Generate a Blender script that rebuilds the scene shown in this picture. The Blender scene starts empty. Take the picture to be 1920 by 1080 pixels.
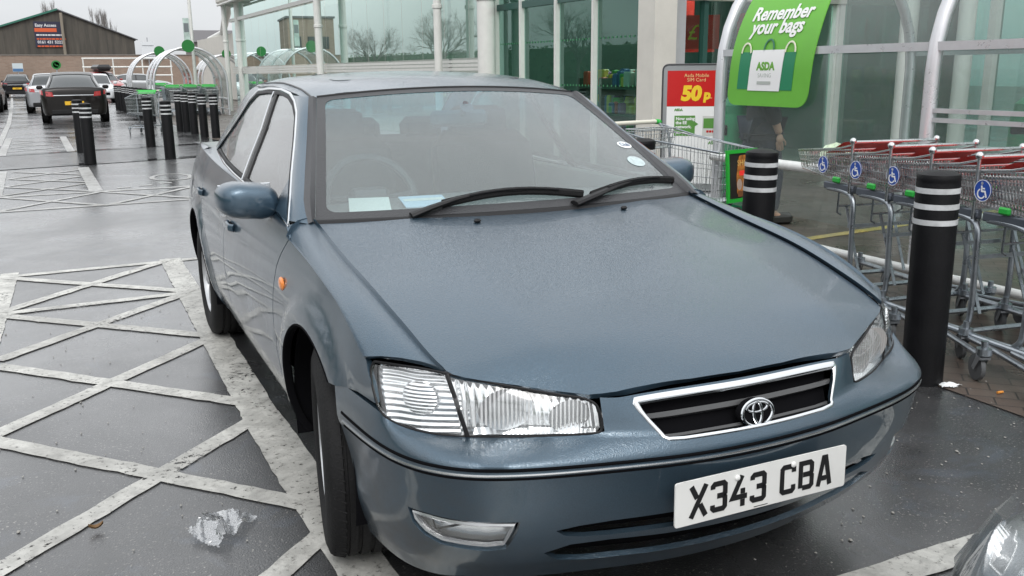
import bpy, bmesh, math, random
import numpy as np
from mathutils import Vector, Matrix
from mathutils.geometry import delaunay_2d_cdt
random.seed(7); RNG=np.random.default_rng(7)
rad=math.radians
SC=bpy.context.scene; COL=SC.collection
# ------------------------------------------------------------------ camera
CAMP=(-1.41479,-2.56442,1.42821); YAW,PITCH,ROLL,FPX=0.435574,-0.233404,-0.009177,1714.718
def cam_matrix():
    cy,sy=math.cos(YAW),math.sin(YAW);cp,sp=math.cos(PITCH),math.sin(PITCH)
    f=Vector((sy*cp,cy*cp,sp));r=Vector((cy,-sy,0));u=r.cross(f)
    cr,sr=math.cos(ROLL),math.sin(ROLL)
    r2=cr*r+sr*u;u2=-sr*r+cr*u
    M=Matrix((r2,u2,-f)).transposed().to_4x4();M.translation=Vector(CAMP);return M
cd=bpy.data.cameras.new('camera');cam=bpy.data.objects.new('camera',cd);COL.objects.link(cam)
cam.matrix_world=cam_matrix();cd.sensor_width=36;cd.lens=36*FPX/1920;cd.clip_start=.05;cd.clip_end=2000
SC.camera=cam
# ------------------------------------------------------------------ light
SUN_EL,SUN_ROT=rad(48),rad(200)
W=bpy.data.worlds.new('World');SC.world=W;W.use_nodes=True
nt=W.node_tree;nt.nodes.clear()
def N(nt,t,**k):
    n=nt.nodes.new(t)
    for a,b in k.items(): setattr(n,a,b)
    return n
sky=N(nt,'ShaderNodeTexSky',sky_type='NISHITA',sun_disc=False,sun_elevation=SUN_EL,sun_rotation=SUN_ROT,air_density=1.0,dust_density=4.0,ozone_density=1.0)
hsv=N(nt,'ShaderNodeHueSaturation');hsv.inputs['Saturation'].default_value=.10
mx=N(nt,'ShaderNodeMix',data_type='RGBA');mx.inputs[0].default_value=.62
# the cloud layer: an even pale overcast with soft broad streaks, laid over the clear sky behind it
tc=N(nt,'ShaderNodeTexCoord');mp=N(nt,'ShaderNodeMapping');mp.inputs['Scale'].default_value=(1,1,3)
cl=N(nt,'ShaderNodeTexNoise');cl.inputs['Scale'].default_value=2.2;cl.inputs['Detail'].default_value=5
cr=N(nt,'ShaderNodeValToRGB');cr.color_ramp.elements[0].color=(7.0,7.3,7.6,1);cr.color_ramp.elements[1].color=(10.2,10.4,10.6,1)
cr.color_ramp.elements[0].position=.3;cr.color_ramp.elements[1].position=.7
bg=N(nt,'ShaderNodeBackground');bg.inputs['Strength'].default_value=.11;ow=N(nt,'ShaderNodeOutputWorld')
L=nt.links.new
sz_=N(nt,'ShaderNodeSeparateXYZ');L(tc.outputs['Generated'],sz_.inputs[0]);gm=N(nt,'ShaderNodeMapRange');L(sz_.outputs['Z'],gm.inputs[0]);gm.inputs[1].default_value=0;gm.inputs[2].default_value=.8;gm.inputs[3].default_value=.78;gm.inputs[4].default_value=1.32
vm=N(nt,'ShaderNodeVectorMath',operation='SCALE')
L(tc.outputs['Generated'],mp.inputs[0]);L(mp.outputs[0],cl.inputs['Vector']);L(cl.outputs[0],cr.inputs[0])
L(sky.outputs[0],hsv.inputs['Color']);L(hsv.outputs[0],mx.inputs[6]);L(cr.outputs[0],mx.inputs[7]);L(mx.outputs[2],vm.inputs[0]);L(gm.outputs[0],vm.inputs['Scale']);L(vm.outputs[0],bg.inputs[0]);L(bg.outputs[0],ow.inputs[0])
sl=bpy.data.lights.new('sun','SUN');sl.energy=.6;sl.angle=rad(25);sl.color=(1,.97,.93)
so=bpy.data.objects.new('sun',sl);COL.objects.link(so)
so.rotation_euler=(math.pi/2-SUN_EL,0,-SUN_ROT+math.pi)
SC.view_settings.view_transform='Standard';SC.view_settings.look='None';SC.view_settings.exposure=.62;SC.view_settings.gamma=1
SC.cycles.max_bounces=10;SC.cycles.transparent_max_bounces=24;SC.cycles.glossy_bounces=5
# ------------------------------------------------------------------ materials
def srgb(r,g,b): 
    f=lambda c:(c/255/12.92) if c/255<=.04045 else ((c/255+.055)/1.055)**2.4
    return (f(r),f(g),f(b),1)
MATS={}
def mat(name,col=(.5,.5,.5),rough=.5,metal=0.,coat=0.,var=0.,vscale=8.,bump=0.,bscale=60.,emit=0.,spec=.5,trans=0.,facet=False):
    if name in MATS: return MATS[name]
    m=bpy.data.materials.new(name);m.use_nodes=True;t=m.node_tree;b=t.nodes['Principled BSDF']
    c=tuple(col)[:3]+(1,)
    b.inputs['Base Color'].default_value=c;b.inputs['Roughness'].default_value=rough;b.inputs['Metallic'].default_value=metal
    b.inputs['Coat Weight'].default_value=coat;b.inputs['Coat Roughness'].default_value=.04
    b.inputs['Specular IOR Level'].default_value=spec
    if trans: b.inputs['Transmission Weight'].default_value=trans
    if var or bump:
        tcn=N(t,'ShaderNodeTexCoord')
    if var:
        n=N(t,'ShaderNodeTexNoise');n.inputs['Scale'].default_value=vscale;n.inputs['Detail'].default_value=6;n.inputs['Roughness'].default_value=.65
        r=N(t,'ShaderNodeValToRGB');r.color_ramp.elements[0].position=.3;r.color_ramp.elements[1].position=.72
        r.color_ramp.elements[0].color=tuple(x*(1-var) for x in c[:3])+(1,);r.color_ramp.elements[1].color=tuple(min(1,x*(1+var)) for x in c[:3])+(1,)
        t.links.new(tcn.outputs['Object'],n.inputs['Vector']);t.links.new(n.outputs[0],r.inputs[0]);t.links.new(r.outputs[0],b.inputs['Base Color'])
        mr=N(t,'ShaderNodeMapRange');mr.inputs[3].default_value=max(.02,rough-.12);mr.inputs[4].default_value=min(1,rough+.12)
        t.links.new(n.outputs[0],mr.inputs[0]);t.links.new(mr.outputs[0],b.inputs['Roughness'])
    if bump:
        n2=N(t,'ShaderNodeTexVoronoi' if facet else 'ShaderNodeTexNoise');n2.inputs['Scale'].default_value=bscale;n2.inputs['Detail'].default_value=0 if facet else 4
        bp=N(t,'ShaderNodeBump');bp.inputs['Strength'].default_value=bump;bp.inputs['Distance'].default_value=.01
        t.links.new(tcn.outputs['Object'],n2.inputs['Vector']);t.links.new(n2.outputs[0],bp.inputs['Height']);t.links.new(bp.outputs[0],b.inputs['Normal'])
    if emit:
        b.inputs['Emission Color'].default_value=c;b.inputs['Emission Strength'].default_value=emit
    MATS[name]=m;return m
def math_node(t,op,a,b=None,clamp=False):
    n=N(t,'ShaderNodeMath',operation=op,use_clamp=clamp)
    for i,v in enumerate((a,b)):
        if v is None: continue
        if isinstance(v,(int,float)): n.inputs[i].default_value=v
        else: t.links.new(v,n.inputs[i])
    return n.outputs[0]
def ramp(t,src,p0,p1,c0=(0,0,0,1),c1=(1,1,1,1)):
    r=N(t,'ShaderNodeValToRGB');e=r.color_ramp.elements
    e[0].position=p0;e[1].position=p1;e[0].color=c0;e[1].color=c1
    t.links.new(src,r.inputs[0]);return r.outputs[0]
def noise(t,vec,scale,detail=4,rough=.55,dist=0):
    n=N(t,'ShaderNodeTexNoise');n.inputs['Scale'].default_value=scale;n.inputs['Detail'].default_value=detail;n.inputs['Roughness'].default_value=rough;n.inputs['Distortion'].default_value=dist
    t.links.new(vec,n.inputs['Vector']);return n.outputs[0]
def mixc(t,fac,a,b):
    n=N(t,'ShaderNodeMix',data_type='RGBA')
    for s,v in ((0,fac),(6,a),(7,b)):
        if isinstance(v,(int,float,tuple)): n.inputs[s].default_value=v
        else: t.links.new(v,n.inputs[s])
    return n.outputs[2]
def paint(name,col,metal=.55,rough=.32,drops=1.,grime=.0,coat=1.):
    """metallic car paint under clear coat, beaded with rain where it faces up, road film low down"""
    m=bpy.data.materials.new(name);m.use_nodes=True;t=m.node_tree;b=t.nodes['Principled BSDF']
    tcn=N(t,'ShaderNodeTexCoord');geo=N(t,'ShaderNodeNewGeometry')
    sx=N(t,'ShaderNodeSeparateXYZ');t.links.new(geo.outputs['Normal'],sx.inputs[0])
    sp=N(t,'ShaderNodeSeparateXYZ');t.links.new(geo.outputs['Position'],sp.inputs[0])
    up=ramp(t,sx.outputs['Z'],.25,.8)
    n1=noise(t,tcn.outputs['Object'],290,2);n2=noise(t,tcn.outputs['Object'],150,2)
    big=noise(t,tcn.outputs['Object'],2.2,3)
    d=math_node(t,'ADD',ramp(t,n1,.47,.66),ramp(t,n2,.56,.66))
    h=math_node(t,'MULTIPLY',d,up);h=math_node(t,'MULTIPLY',h,ramp(t,big,.18,.55,(.35,.35,.35,1),(1,1,1,1)))
    bp=N(t,'ShaderNodeBump');bp.inputs['Strength'].default_value=.5*drops;bp.inputs['Distance'].default_value=.0022
    t.links.new(h,bp.inputs['Height'])
    fl=noise(t,tcn.outputs['Object'],900,1)
    c=tuple(col)[:3]+(1,)
    base=mixc(t,ramp(t,fl,.35,.7),tuple(x*.8 for x in c[:3])+(1,),tuple(x*1.25 for x in c[:3])+(1,))
    gf=math_node(t,'MULTIPLY',ramp(t,sp.outputs['Z'],.25,.92,(1,1,1,1),(0,0,0,1)),ramp(t,noise(t,tcn.outputs['Object'],5,6,.7),.3,.7))
    gf=math_node(t,'MULTIPLY',gf,grime)
    gf=math_node(t,'MULTIPLY',gf,ramp(t,math_node(t,'ABSOLUTE',sx.outputs['X']),.3,.8,(.25,.25,.25,1),(1,1,1,1)))
    base=mixc(t,gf,base,(.085,.08,.07,1))
    t.links.new(base,b.inputs['Base Color'])
    b.inputs['Metallic'].default_value=metal
    t.links.new(math_node(t,'ADD',math_node(t,'MULTIPLY',gf,.35),rough),b.inputs['Roughness'])
    b.inputs['Coat Weight'].default_value=coat;b.inputs['Coat Roughness'].default_value=.05;b.inputs['Coat IOR'].default_value=1.5
    if coat<.9: b.inputs['Specular IOR Level'].default_value=.2
    t.links.new(math_node(t,'ADD',math_node(t,'MULTIPLY',gf,.3),math_node(t,'MULTIPLY',up,.05)),b.inputs['Coat Roughness'])
    t.links.new(bp.outputs[0],b.inputs['Normal']);t.links.new(bp.outputs[0],b.inputs['Coat Normal'])
    MATS[name]=m;return m
def glass(name,tint=(.75,.85,.82),refl=1.0,haze=0.,hazecol=(.5,.53,.53),rough=.02,drops=0.,band=None,dirt=0.,rtint=(1,1,1)):
    """thin pane: what lies behind it seen through a tint, fresnel reflection, optional wet film that scatters light"""
    m=bpy.data.materials.new(name);m.use_nodes=True;t=m.node_tree;t.nodes.remove(t.nodes['Principled BSDF'])
    out=t.nodes['Material Output']
    tcn=N(t,'ShaderNodeTexCoord')
    tr=N(t,'ShaderNodeBsdfTransparent');tr.inputs[0].default_value=tuple(tint)+(1,)
    gl=N(t,'ShaderNodeBsdfGlossy');gl.inputs['Roughness'].default_value=rough;gl.inputs['Color'].default_value=tuple(rtint)+(1,)
    geo=N(t,'ShaderNodeNewGeometry');dp=N(t,'ShaderNodeVectorMath',operation='DOT_PRODUCT')
    t.links.new(geo.outputs['Normal'],dp.inputs[0]);t.links.new(geo.outputs['Incoming'],dp.inputs[1])
    sch=math_node(t,'POWER',math_node(t,'SUBTRACT',1.,math_node(t,'ABSOLUTE',dp.outputs['Value'])),4.5)
    frs=math_node(t,'ADD',math_node(t,'MULTIPLY',sch,.92),.08)
    surf=tr.outputs[0]
    if band is not None:   # tinted strip along the upper edge, in the pane's own height
        sp=N(t,'ShaderNodeSeparateXYZ');t.links.new(tcn.outputs['Object'],sp.inputs[0])
        t.links.new(mixc(t,ramp(t,math_node(t,'MULTIPLY',math_node(t,'SUBTRACT',sp.outputs['Z'],band[0]),1/(band[1]-band[0])),0,1),tuple(tint)+(1,),band[2]),tr.inputs[0])
        bandf=ramp(t,math_node(t,'MULTIPLY',math_node(t,'SUBTRACT',sp.outputs['Z'],band[0]),1/(band[1]-band[0])),0,1)
    if haze:
        df=N(t,'ShaderNodeBsdfDiffuse');df.inputs[0].default_value=tuple(hazecol)+(1,)
        if band is not None: t.links.new(mixc(t,bandf,tuple(hazecol)+(1,),(.22,.42,.48,1)),df.inputs[0])
        tl=N(t,'ShaderNodeBsdfTranslucent');tl.inputs[0].default_value=tuple(hazecol)+(1,)
        ad=N(t,'ShaderNodeMixShader');ad.inputs[0].default_value=.4;t.links.new(df.outputs[0],ad.inputs[1]);t.links.new(tl.outputs[0],ad.inputs[2])
        ms=N(t,'ShaderNodeMixShader');t.links.new(surf,ms.inputs[1]);t.links.new(ad.outputs[0],ms.inputs[2])
        spk=ramp(t,noise(t,tcn.outputs['Object'],260,2),.35,.75,(haze*.6,)*3+(1,),(min(1,haze*1.5),)*3+(1,))
        if dirt:
            spk=math_node(t,'ADD',spk,math_node(t,'MULTIPLY',ramp(t,noise(t,tcn.outputs['Object'],3.,6,.7,1.),.4,.75),dirt),True)
        t.links.new(spk,ms.inputs[0]);surf=ms.outputs[0]
    if drops:
        bp=N(t,'ShaderNodeBump');bp.inputs['Strength'].default_value=drops;bp.inputs['Distance'].default_value=.002
        t.links.new(ramp(t,noise(t,tcn.outputs['Object'],170,2),.5,.7),bp.inputs['Height'])
        t.links.new(bp.outputs[0],gl.inputs['Normal'])
    mg=N(t,'ShaderNodeMixShader');t.links.new(surf,mg.inputs[1]);t.links.new(gl.outputs[0],mg.inputs[2])
    t.links.new(math_node(t,'MULTIPLY',frs,refl,True),mg.inputs[0])
    t.links.new(mg.outputs[0],out.inputs[0]);MATS[name]=m;return m
# ------------------------------------------------------------------ object helpers
def tag(o,label=None,cat=None,group=None,kind=None):
    if label: o['label']=label
    if cat: o['category']=cat
    if group: o['group']=group
    if kind: o['kind']=kind
    return o
def empty(name,loc=(0,0,0),rz=0,label=None,cat=None,group=None):
    o=bpy.data.objects.new(name,None);COL.objects.link(o);o.location=loc;o.rotation_euler=(0,0,rz);o.empty_display_size=.2
    return tag(o,label,cat,group)
def link(name,me,m,parent=None,smooth=True):
    o=bpy.data.objects.new(name,me);COL.objects.link(o)
    if m is not None and len(me.materials)==0:
        for x in (m if isinstance(m,(list,tuple)) else [m]): me.materials.append(x)
    if parent is not None: o.parent=parent
    return o
def mesh(name,V,Fc,smooth=True,sharp=35):
    me=bpy.data.meshes.new(name);me.from_pydata([tuple(map(float,v)) for v in V],[],[tuple(map(int,f)) for f in Fc]);me.validate();me.update()
    if smooth and len(me.polygons):
        me.polygons.foreach_set('use_smooth',[True]*len(me.polygons))
        if sharp: me.set_sharp_from_angle(angle=rad(sharp))
    return me
class MB:
    """collects shapes for ONE mesh object"""
    def __init__(s): s.V=[];s.F=[];s.MI=[];s.mi=0
    def add(s,V,Fc):
        o=len(s.V);s.V+= [tuple(v) for v in V];s.F+=[tuple(i+o for i in f) for f in Fc];s.MI+=[s.mi]*len(Fc);return s
    def box(s,c,d,rz=0,M=None,bev=0):
        x,y,z=[a/2 for a in d]
        if bev:
            b=min(bev,x*.98,y*.98,z*.98)
            V=[];
            for sx in(-1,1):
                for sy in(-1,1):
                    for sz in(-1,1):
                        V+=[(sx*x,sy*(y-b),sz*(z-b)),(sx*(x-b),sy*y,sz*(z-b)),(sx*(x-b),sy*(y-b),sz*z)]
            import itertools
            bm=bmesh.new();vs=[bm.verts.new(v) for v in V]
            r=bmesh.ops.convex_hull(bm,input=vs);bm.verts.index_update()
            V=[v.co[:] for v in bm.verts];Fc=[[v.index for v in f.verts] for f in bm.faces];bm.free()
        else:
            V=[(sx*x,sy*y,sz*z) for sx in(-1,1) for sy in(-1,1) for sz in(-1,1)]
            Fc=[(0,1,3,2),(4,6,7,5),(0,4,5,1),(2,3,7,6),(0,2,6,4),(1,5,7,3)]
        R=(M if M is not None else Matrix.Rotation(rz,3,'Z'))
        return s.add([R@Vector(v)+Vector(c) for v in V],Fc)
    def tube(s,P,r,n=8,closed=False,caps=True,flat=None,normals=None):
        """round bar along P; r number or list; flat=(a,b) stretches the section along normals"""
        P=[Vector(p) for p in P];k=len(P);V=[];Fc=[]
        up=Vector((0,0,1));prev=None
        for i in range(k):
            a=P[(i-1)%k] if (i>0 or closed) else P[i];b=P[(i+1)%k] if (i<k-1 or closed) else P[i]
            t=(b-a);t=t.normalized() if t.length>1e-9 else Vector((0,0,1))
            if normals is not None: n1=Vector(normals[i]);n1=(n1-t*n1.dot(t)).normalized()
            elif prev is None:
                n1=up-t*up.dot(t)
                if n1.length<.1: n1=Vector((1,0,0))-t*t.x
                n1.normalize()
            else:
                n1=prev-t*prev.dot(t)
                n1=n1.normalized() if n1.length>1e-6 else prev
            prev=n1;n2=t.cross(n1);rr=r[i] if isinstance(r,(list,tuple,np.ndarray)) else r
            fa,fb=flat if flat else (1,1)
            for j in range(n):
                q=2*math.pi*j/n;V.append(P[i]+n1*(rr*fa*math.cos(q))+n2*(rr*fb*math.sin(q)))
        for i in range(k if closed else k-1):
            for j in range(n):
                a=i*n+j;b=i*n+(j+1)%n;c=((i+1)%k)*n+(j+1)%n;d=((i+1)%k)*n+j;Fc.append((a,b,c,d))
        if caps and not closed: Fc.append(tuple(range(n-1,-1,-1)));Fc.append(tuple((k-1)*n+j for j in range(n)))
        return s.add(V,Fc)
    def lathe(s,prof,n=24,M=None,closed=False,arc=None):
        """prof = list of (r,z) spun about local z"""
        M=M if M is not None else Matrix.Identity(4)
        V=[];Fc=[];k=len(prof)
        for r,z in prof:
            for j in range(n):
                q=2*math.pi*j/n;V.append(M@Vector((r*math.cos(q),r*math.sin(q),z)))
        for i in range(k if closed else k-1):
            for j in range(n):
                a=i*n+j;b=i*n+(j+1)%n;c=((i+1)%k)*n+(j+1)%n;d=((i+1)%k)*n+j;Fc.append((a,b,c,d))
        if not closed:
            if prof[0][0]>1e-6: Fc.append(tuple(range(n-1,-1,-1)))
            if prof[-1][0]>1e-6: Fc.append(tuple((k-1)*n+j for j in range(n)))
        return s.add(V,Fc)
    def ball(s,c,r,n=12,sc=(1,1,1),M=None):
        prof=[(math.sin(math.pi*i/(n//2+2)),-math.cos(math.pi*i/(n//2+2))) for i in range(n//2+3)]
        prof[0]=(1e-4,-1);prof[-1]=(1e-4,1)
        R=(M if M is not None else Matrix.Identity(4))
        return s.lathe(prof,n,Matrix.Translation(c)@R@Matrix.Diagonal((r*sc[0],r*sc[1],r*sc[2],1)))
    def prism(s,poly,M,h):
        """2-D polygon in local xy raised by h along local z"""
        k=len(poly);V=[M@Vector((x,y,0)) for x,y in poly]+[M@Vector((x,y,h)) for x,y in poly]
        Fc=[tuple(range(k-1,-1,-1)),tuple(range(k,2*k))]+[(i,(i+1)%k,k+(i+1)%k,k+i) for i in range(k)]
        return s.add(V,Fc)
    def grid(s,P,flip=False):
        """P[i][j] points"""
        a=len(P);b=len(P[0]);V=[p for r in P for p in r]
        Fc=[(i*b+j,i*b+j+1,(i+1)*b+j+1,(i+1)*b+j) for i in range(a-1) for j in range(b-1)]
        if flip: Fc=[f[::-1] for f in Fc]
        return s.add(V,Fc)
    def build(s,name,m,parent=None,smooth=True,sharp=35):
        me=mesh(name,s.V,s.F,smooth,sharp)
        o=link(name,me,m,parent)
        if isinstance(m,(list,tuple)) and len(me.polygons)==len(s.MI): me.polygons.foreach_set('material_index',s.MI)
        return o
def inpoly(P,poly):
    P=np.asarray(P);x,y=P[:,0],P[:,1];r=np.zeros(len(P),bool);q=np.asarray(poly);j=len(q)-1
    for i in range(len(q)):
        c=((q[i,1]>y)!=(q[j,1]>y))&(x<(q[j,0]-q[i,0])*(y-q[i,1])/(q[j,1]-q[i,1]+1e-15)+q[i,0]);r^=c;j=i
    return r
def resample(poly,step,sc=(1,1)):
    q=np.asarray(poly,float);out=[]
    for i in range(len(q)):
        a,b=q[i],q[(i+1)%len(q)];n=max(1,int(np.ceil(np.hypot(*((b-a)*sc))/step)))
        out+= [a+(b-a)*k/n for k in range(n)]
    return np.array(out)
def smooth_poly(pts,n=6,closed=True):
    """catmull-rom through 2-D or 3-D points"""
    P=np.asarray(pts,float);k=len(P);out=[]
    for i in range(k if closed else k-1):
        if closed: p0,p1,p2,p3=P[(i-1)%k],P[i],P[(i+1)%k],P[(i+2)%k]
        else: p0,p1,p2,p3=P[max(i-1,0)],P[i],P[i+1],P[min(i+2,k-1)]
        for j in range(n):
            t=j/n;out.append(.5*((2*p1)+(-p0+p2)*t+(2*p0-5*p1+4*p2-p3)*t*t+(-p0+3*p1-3*p2+p3)*t**3))
    if not closed: out.append(P[-1])
    return np.array(out)
def inset(poly,d,sc=(1,1)):
    q=np.asarray(poly,float)*sc;k=len(q);A=.5*sum(q[i,0]*q[(i+1)%k,1]-q[(i+1)%k,0]*q[i,1] for i in range(k));sg=1 if A>0 else -1
    out=[]
    for i in range(k):
        a,b,c=q[i-1],q[i],q[(i+1)%k];t1=(b-a)/max(np.linalg.norm(b-a),1e-9);t2=(c-b)/max(np.linalg.norm(c-b),1e-9)
        n=np.array([-t1[1]-t2[1],t1[0]+t2[0]])*sg;l=np.linalg.norm(n);n=n/l if l>1e-6 else n
        co=max(.45,abs(n@(np.array([-t1[1],t1[0]])*sg)));out.append(b+n*d/co)
    return np.array(out)/sc
def rounded(poly,r,n=5):
    """2-D polygon with corners rounded by r"""
    q=np.asarray(poly,float);out=[];k=len(q)
    for i in range(k):
        a,b,c=q[i-1],q[i],q[(i+1)%k];u=a-b;v=c-b;lu,lv=np.linalg.norm(u),np.linalg.norm(v);d=min(r,lu*.45,lv*.45)
        p,s=b+u/lu*d,b+v/lv*d
        for j in range(n+1):
            t=j/n;out.append((1-t)**2*p+2*t*(1-t)*b+t*t*s)
    return np.array(out)
def panel(name,S,outline,holes,m,parent,step=.03,sc=(1,1),sg=1,gap=0.,depth=.012,flip=False,off=0.,roll=.004):
    """sheet of bodywork: the part of surface S inside outline and outside holes, its edges turned in"""
    ol=np.asarray(outline,float);
    if gap: ol=inset(ol,gap,sc)
    loops=[resample(ol,step,sc)]+[resample(h,step,sc) for h in holes]
    pts=[];edges=[]
    for lp in loops:
        o=len(pts);pts+=list(lp);edges+=[(o+i,o+(i+1)%len(lp)) for i in range(len(lp))]
    nb=len(pts);B=np.array(pts)
    lo=B.min(0);hi=B.max(0);gx=np.arange(lo[0],hi[0],step/sc[0]);gy=np.arange(lo[1],hi[1],step*.866/sc[1])
    G=np.array([(x+(step/sc[0]*.5 if j%2 else 0),y) for j,y in enumerate(gy) for x in gx])
    if len(G):
        k=inpoly(G,loops[0])
        for lp in loops[1:]: k&=~inpoly(G,lp)
        G=G[k]
    if len(G):
        D=np.full(len(G),9.)
        for i in range(0,nb,200): D=np.minimum(D,np.min(np.hypot((G[:,None,0]-B[None,i:i+200,0])*sc[0],(G[:,None,1]-B[None,i:i+200,1])*sc[1]),axis=1))
        G=G[D>step*.55];pts+=list(G)
    r=delaunay_2d_cdt([Vector((p[0]*sc[0],p[1]*sc[1])) for p in pts],edges,[],0,1e-7)
    Q=np.array([(v.x/sc[0],v.y/sc[1]) for v in r[0]]);T=[tuple(f) for f in r[2]]
    cen=np.array([Q[list(f)].mean(0) for f in T]);k=inpoly(cen,loops[0])
    for lp in loops[1:]: k&=~inpoly(cen,lp)
    T=[f for f,a in zip(T,k) if a]
    used=sorted({i for f in T for i in f});mp_={a:b for b,a in enumerate(used)};Q=Q[used];T=[tuple(mp_[i] for i in f) for f in T]
    e=1e-4
    P=S(Q[:,0],Q[:,1],sg);du=S(Q[:,0]+e/sc[0],Q[:,1],sg)-P;dv=S(Q[:,0],Q[:,1]+e/sc[1],sg)-P
    nn=np.cross(du,dv);nn/=np.maximum(np.linalg.norm(nn,axis=1),1e-12)[:,None]
    if flip: nn=-nn;T=[f[::-1] for f in T]
    # orientation of triangles vs param
    f0=T[0];a=Q[f0[1]]-Q[f0[0]];b=Q[f0[2]]-Q[f0[0]]
    if (a[0]*b[1]-a[1]*b[0]<0)!=flip: T=[f[::-1] for f in T]
    P=P+nn*off
    cnt={}
    for f in T:
        for i in range(3):
            a,b=f[i],f[(i+1)%3]
            cnt[(a,b)]=1
    bd=[(a,b) for (a,b) in cnt if (b,a) not in cnt]
    V=list(P);bi={}
    for a,b in bd:
        for i in (a,b):
            if i not in bi: bi[i]=len(V);V.append(P[i]-nn[i]*depth)
    Fc=T+[(b,a,bi[a],bi[b]) for a,b in bd]
    me=mesh(name,V,Fc,True,50)
    return link(name,me,m,parent)
def curve_on(S,path,sg=1,sc=(1,1),off=0.):
    q=np.asarray(path,float);e=1e-4
    P=S(q[:,0],q[:,1],sg);du=S(q[:,0]+e/sc[0],q[:,1],sg)-P;dv=S(q[:,0],q[:,1]+e/sc[1],sg)-P
    nn=np.cross(du,dv);nn/=np.maximum(np.linalg.norm(nn,axis=1),1e-12)[:,None]
    return P,nn
def dup(o,parent=None,loc=None,rz=None,label=None):
    c=o.copy();COL.objects.link(c)
    if parent is not None: c.parent=parent
    for ch in list(o.children): dup(ch,c)
    if loc is not None: c.location=loc
    if rz is not None: c.rotation_euler=(0,0,rz)
    if label: c['label']=label
    return c
def text_mesh(s,size,depth=.002,shear=0.,bold=0.,align='CENTER'):
    cu=bpy.data.curves.new('lettering','FONT');cu.body=s;cu.size=size;cu.extrude=depth/2;cu.shear=shear;cu.offset=bold;cu.align_x=align;cu.resolution_u=3
    o=bpy.data.objects.new('lettering',cu);COL.objects.link(o)
    bpy.context.view_layer.update()
    me=bpy.data.meshes.new_from_object(o.evaluated_get(bpy.context.evaluated_depsgraph_get()))
    bpy.data.objects.remove(o);bpy.data.curves.remove(cu);return me
def text(name,s,size,M,m,parent=None,**k):
    me=text_mesh(s,size,**k);me.transform(M)
    me.materials.clear();me.materials.append(m)
    return link(name,me,m,parent)
def frame(o,x,y):
    """matrix with origin o, local x,y axes given"""
    x=Vector(x).normalized();z=x.cross(Vector(y)).normalized();y=z.cross(x)
    M=Matrix((x,y,z)).transposed().to_4x4();M.translation=Vector(o);return M
def stroke(pts,w):
    """flat polyline of width w with mitred joints, as a list of quads (2-D)"""
    P=np.asarray(pts,float);k=len(P);L_=[];R_=[]
    for i in range(k):
        t1=P[i]-P[i-1] if i else P[1]-P[0];t2=P[i+1]-P[i] if i<k-1 else P[-1]-P[-2]
        t1=t1/np.linalg.norm(t1);t2=t2/np.linalg.norm(t2);n=np.array([-t1[1]-t2[1],t1[0]+t2[0]]);n/=max(np.linalg.norm(n),1e-9)
        c=max(.5,n@np.array([-t1[1],t1[0]]));L_.append(P[i]+n*w/2/c);R_.append(P[i]-n*w/2/c)
    return [[R_[i],R_[i+1],L_[i+1],L_[i]] for i in range(k-1)]
# ================================================================== the blue saloon
BLUE=paint('rain beaded blue grey metallic paint',(.050,.090,.128),.66,.32,.5,.9)
BLACKP=mat('black plastic',(.010,.010,.011),.5,spec=.3,bump=.15,bscale=300)
GAP=mat('dark inner steel',(.005,.005,.006),.9,spec=.05)
RUB=mat('tyre rubber',(.0095,.0095,.010),.7,spec=.25,bump=.3,bscale=120,var=.3)
CHR=mat('bright trim',(.78,.80,.82),.09,1.)
SATIN=mat('satin chrome',(.62,.63,.64),.25,1.)
ALLOY=mat('wheel alloy',(.50,.51,.52),.32,.85,var=.15)
GREYTRIM=mat('weathered grey trim',(.050,.051,.055),.5,bump=.1,bscale=400,var=.15,vscale=40)
FABRIC=mat('grey seat fabric',(.04,.042,.045),.95,bump=.2,bscale=200)
DASH=mat('grey dashboard',(.12,.125,.13),.8,bump=.1,bscale=300)
TRIMLT=mat('pale interior trim',(.55,.55,.52),.85)
WS=glass('rain wet windscreen',(.84,.95,.93),1.3,.19,(.62,.73,.73),.04,.30,band=(1.19,1.30,(.16,.50,.60,1)))
SG=glass('dark wet side window',(.20,.25,.24),1.3,.06,(.35,.38,.39),.03,.12)
FRIT=mat('black glass edge',(.036,.037,.040),.35,bump=.3,bscale=170)
LENS=glass('clear lamp lens',(.97,.98,.98),.9,.03,(.85,.87,.88),.03,.0)
REFL=mat('lamp reflector',(.90,.91,.92),.20,.80,bump=.12,bscale=20)
FACET=mat('faceted lamp bowl',(.93,.94,.95),.13,.86)
def ribbed(name,axis,scale,strength):
    m=bpy.data.materials.new(name);m.use_nodes=True;t=m.node_tree;b=t.nodes['Principled BSDF'];b.inputs['Metallic'].default_value=.82;b.inputs['Roughness'].default_value=.13;b.inputs['Base Color'].default_value=(.92,.93,.94,1)
    w=N(t,'ShaderNodeTexWave',wave_type='BANDS',bands_direction=axis);w.inputs['Scale'].default_value=scale;w.inputs['Distortion'].default_value=.5
    bp=N(t,'ShaderNodeBump');bp.inputs['Strength'].default_value=strength;bp.inputs['Distance'].default_value=.006
    t.links.new(N(t,'ShaderNodeTexCoord').outputs['Object'],w.inputs[0]);t.links.new(w.outputs[1],bp.inputs['Height']);t.links.new(bp.outputs[0],b.inputs['Normal']);MATS[name]=m;return m
FLUTE=ribbed('fluted lamp reflector','X',19,.4);FLUTE2=ribbed('fluted lamp bowl','X',30,.22)
RIBS=bpy.data.materials.new('ribbed lamp reflector');RIBS.use_nodes=True
_t=RIBS.node_tree;_b=_t.nodes['Principled BSDF'];_b.inputs['Metallic'].default_value=.8;_b.inputs['Roughness'].default_value=.14;_b.inputs['Base Color'].default_value=(.9,.91,.92,1)
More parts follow.
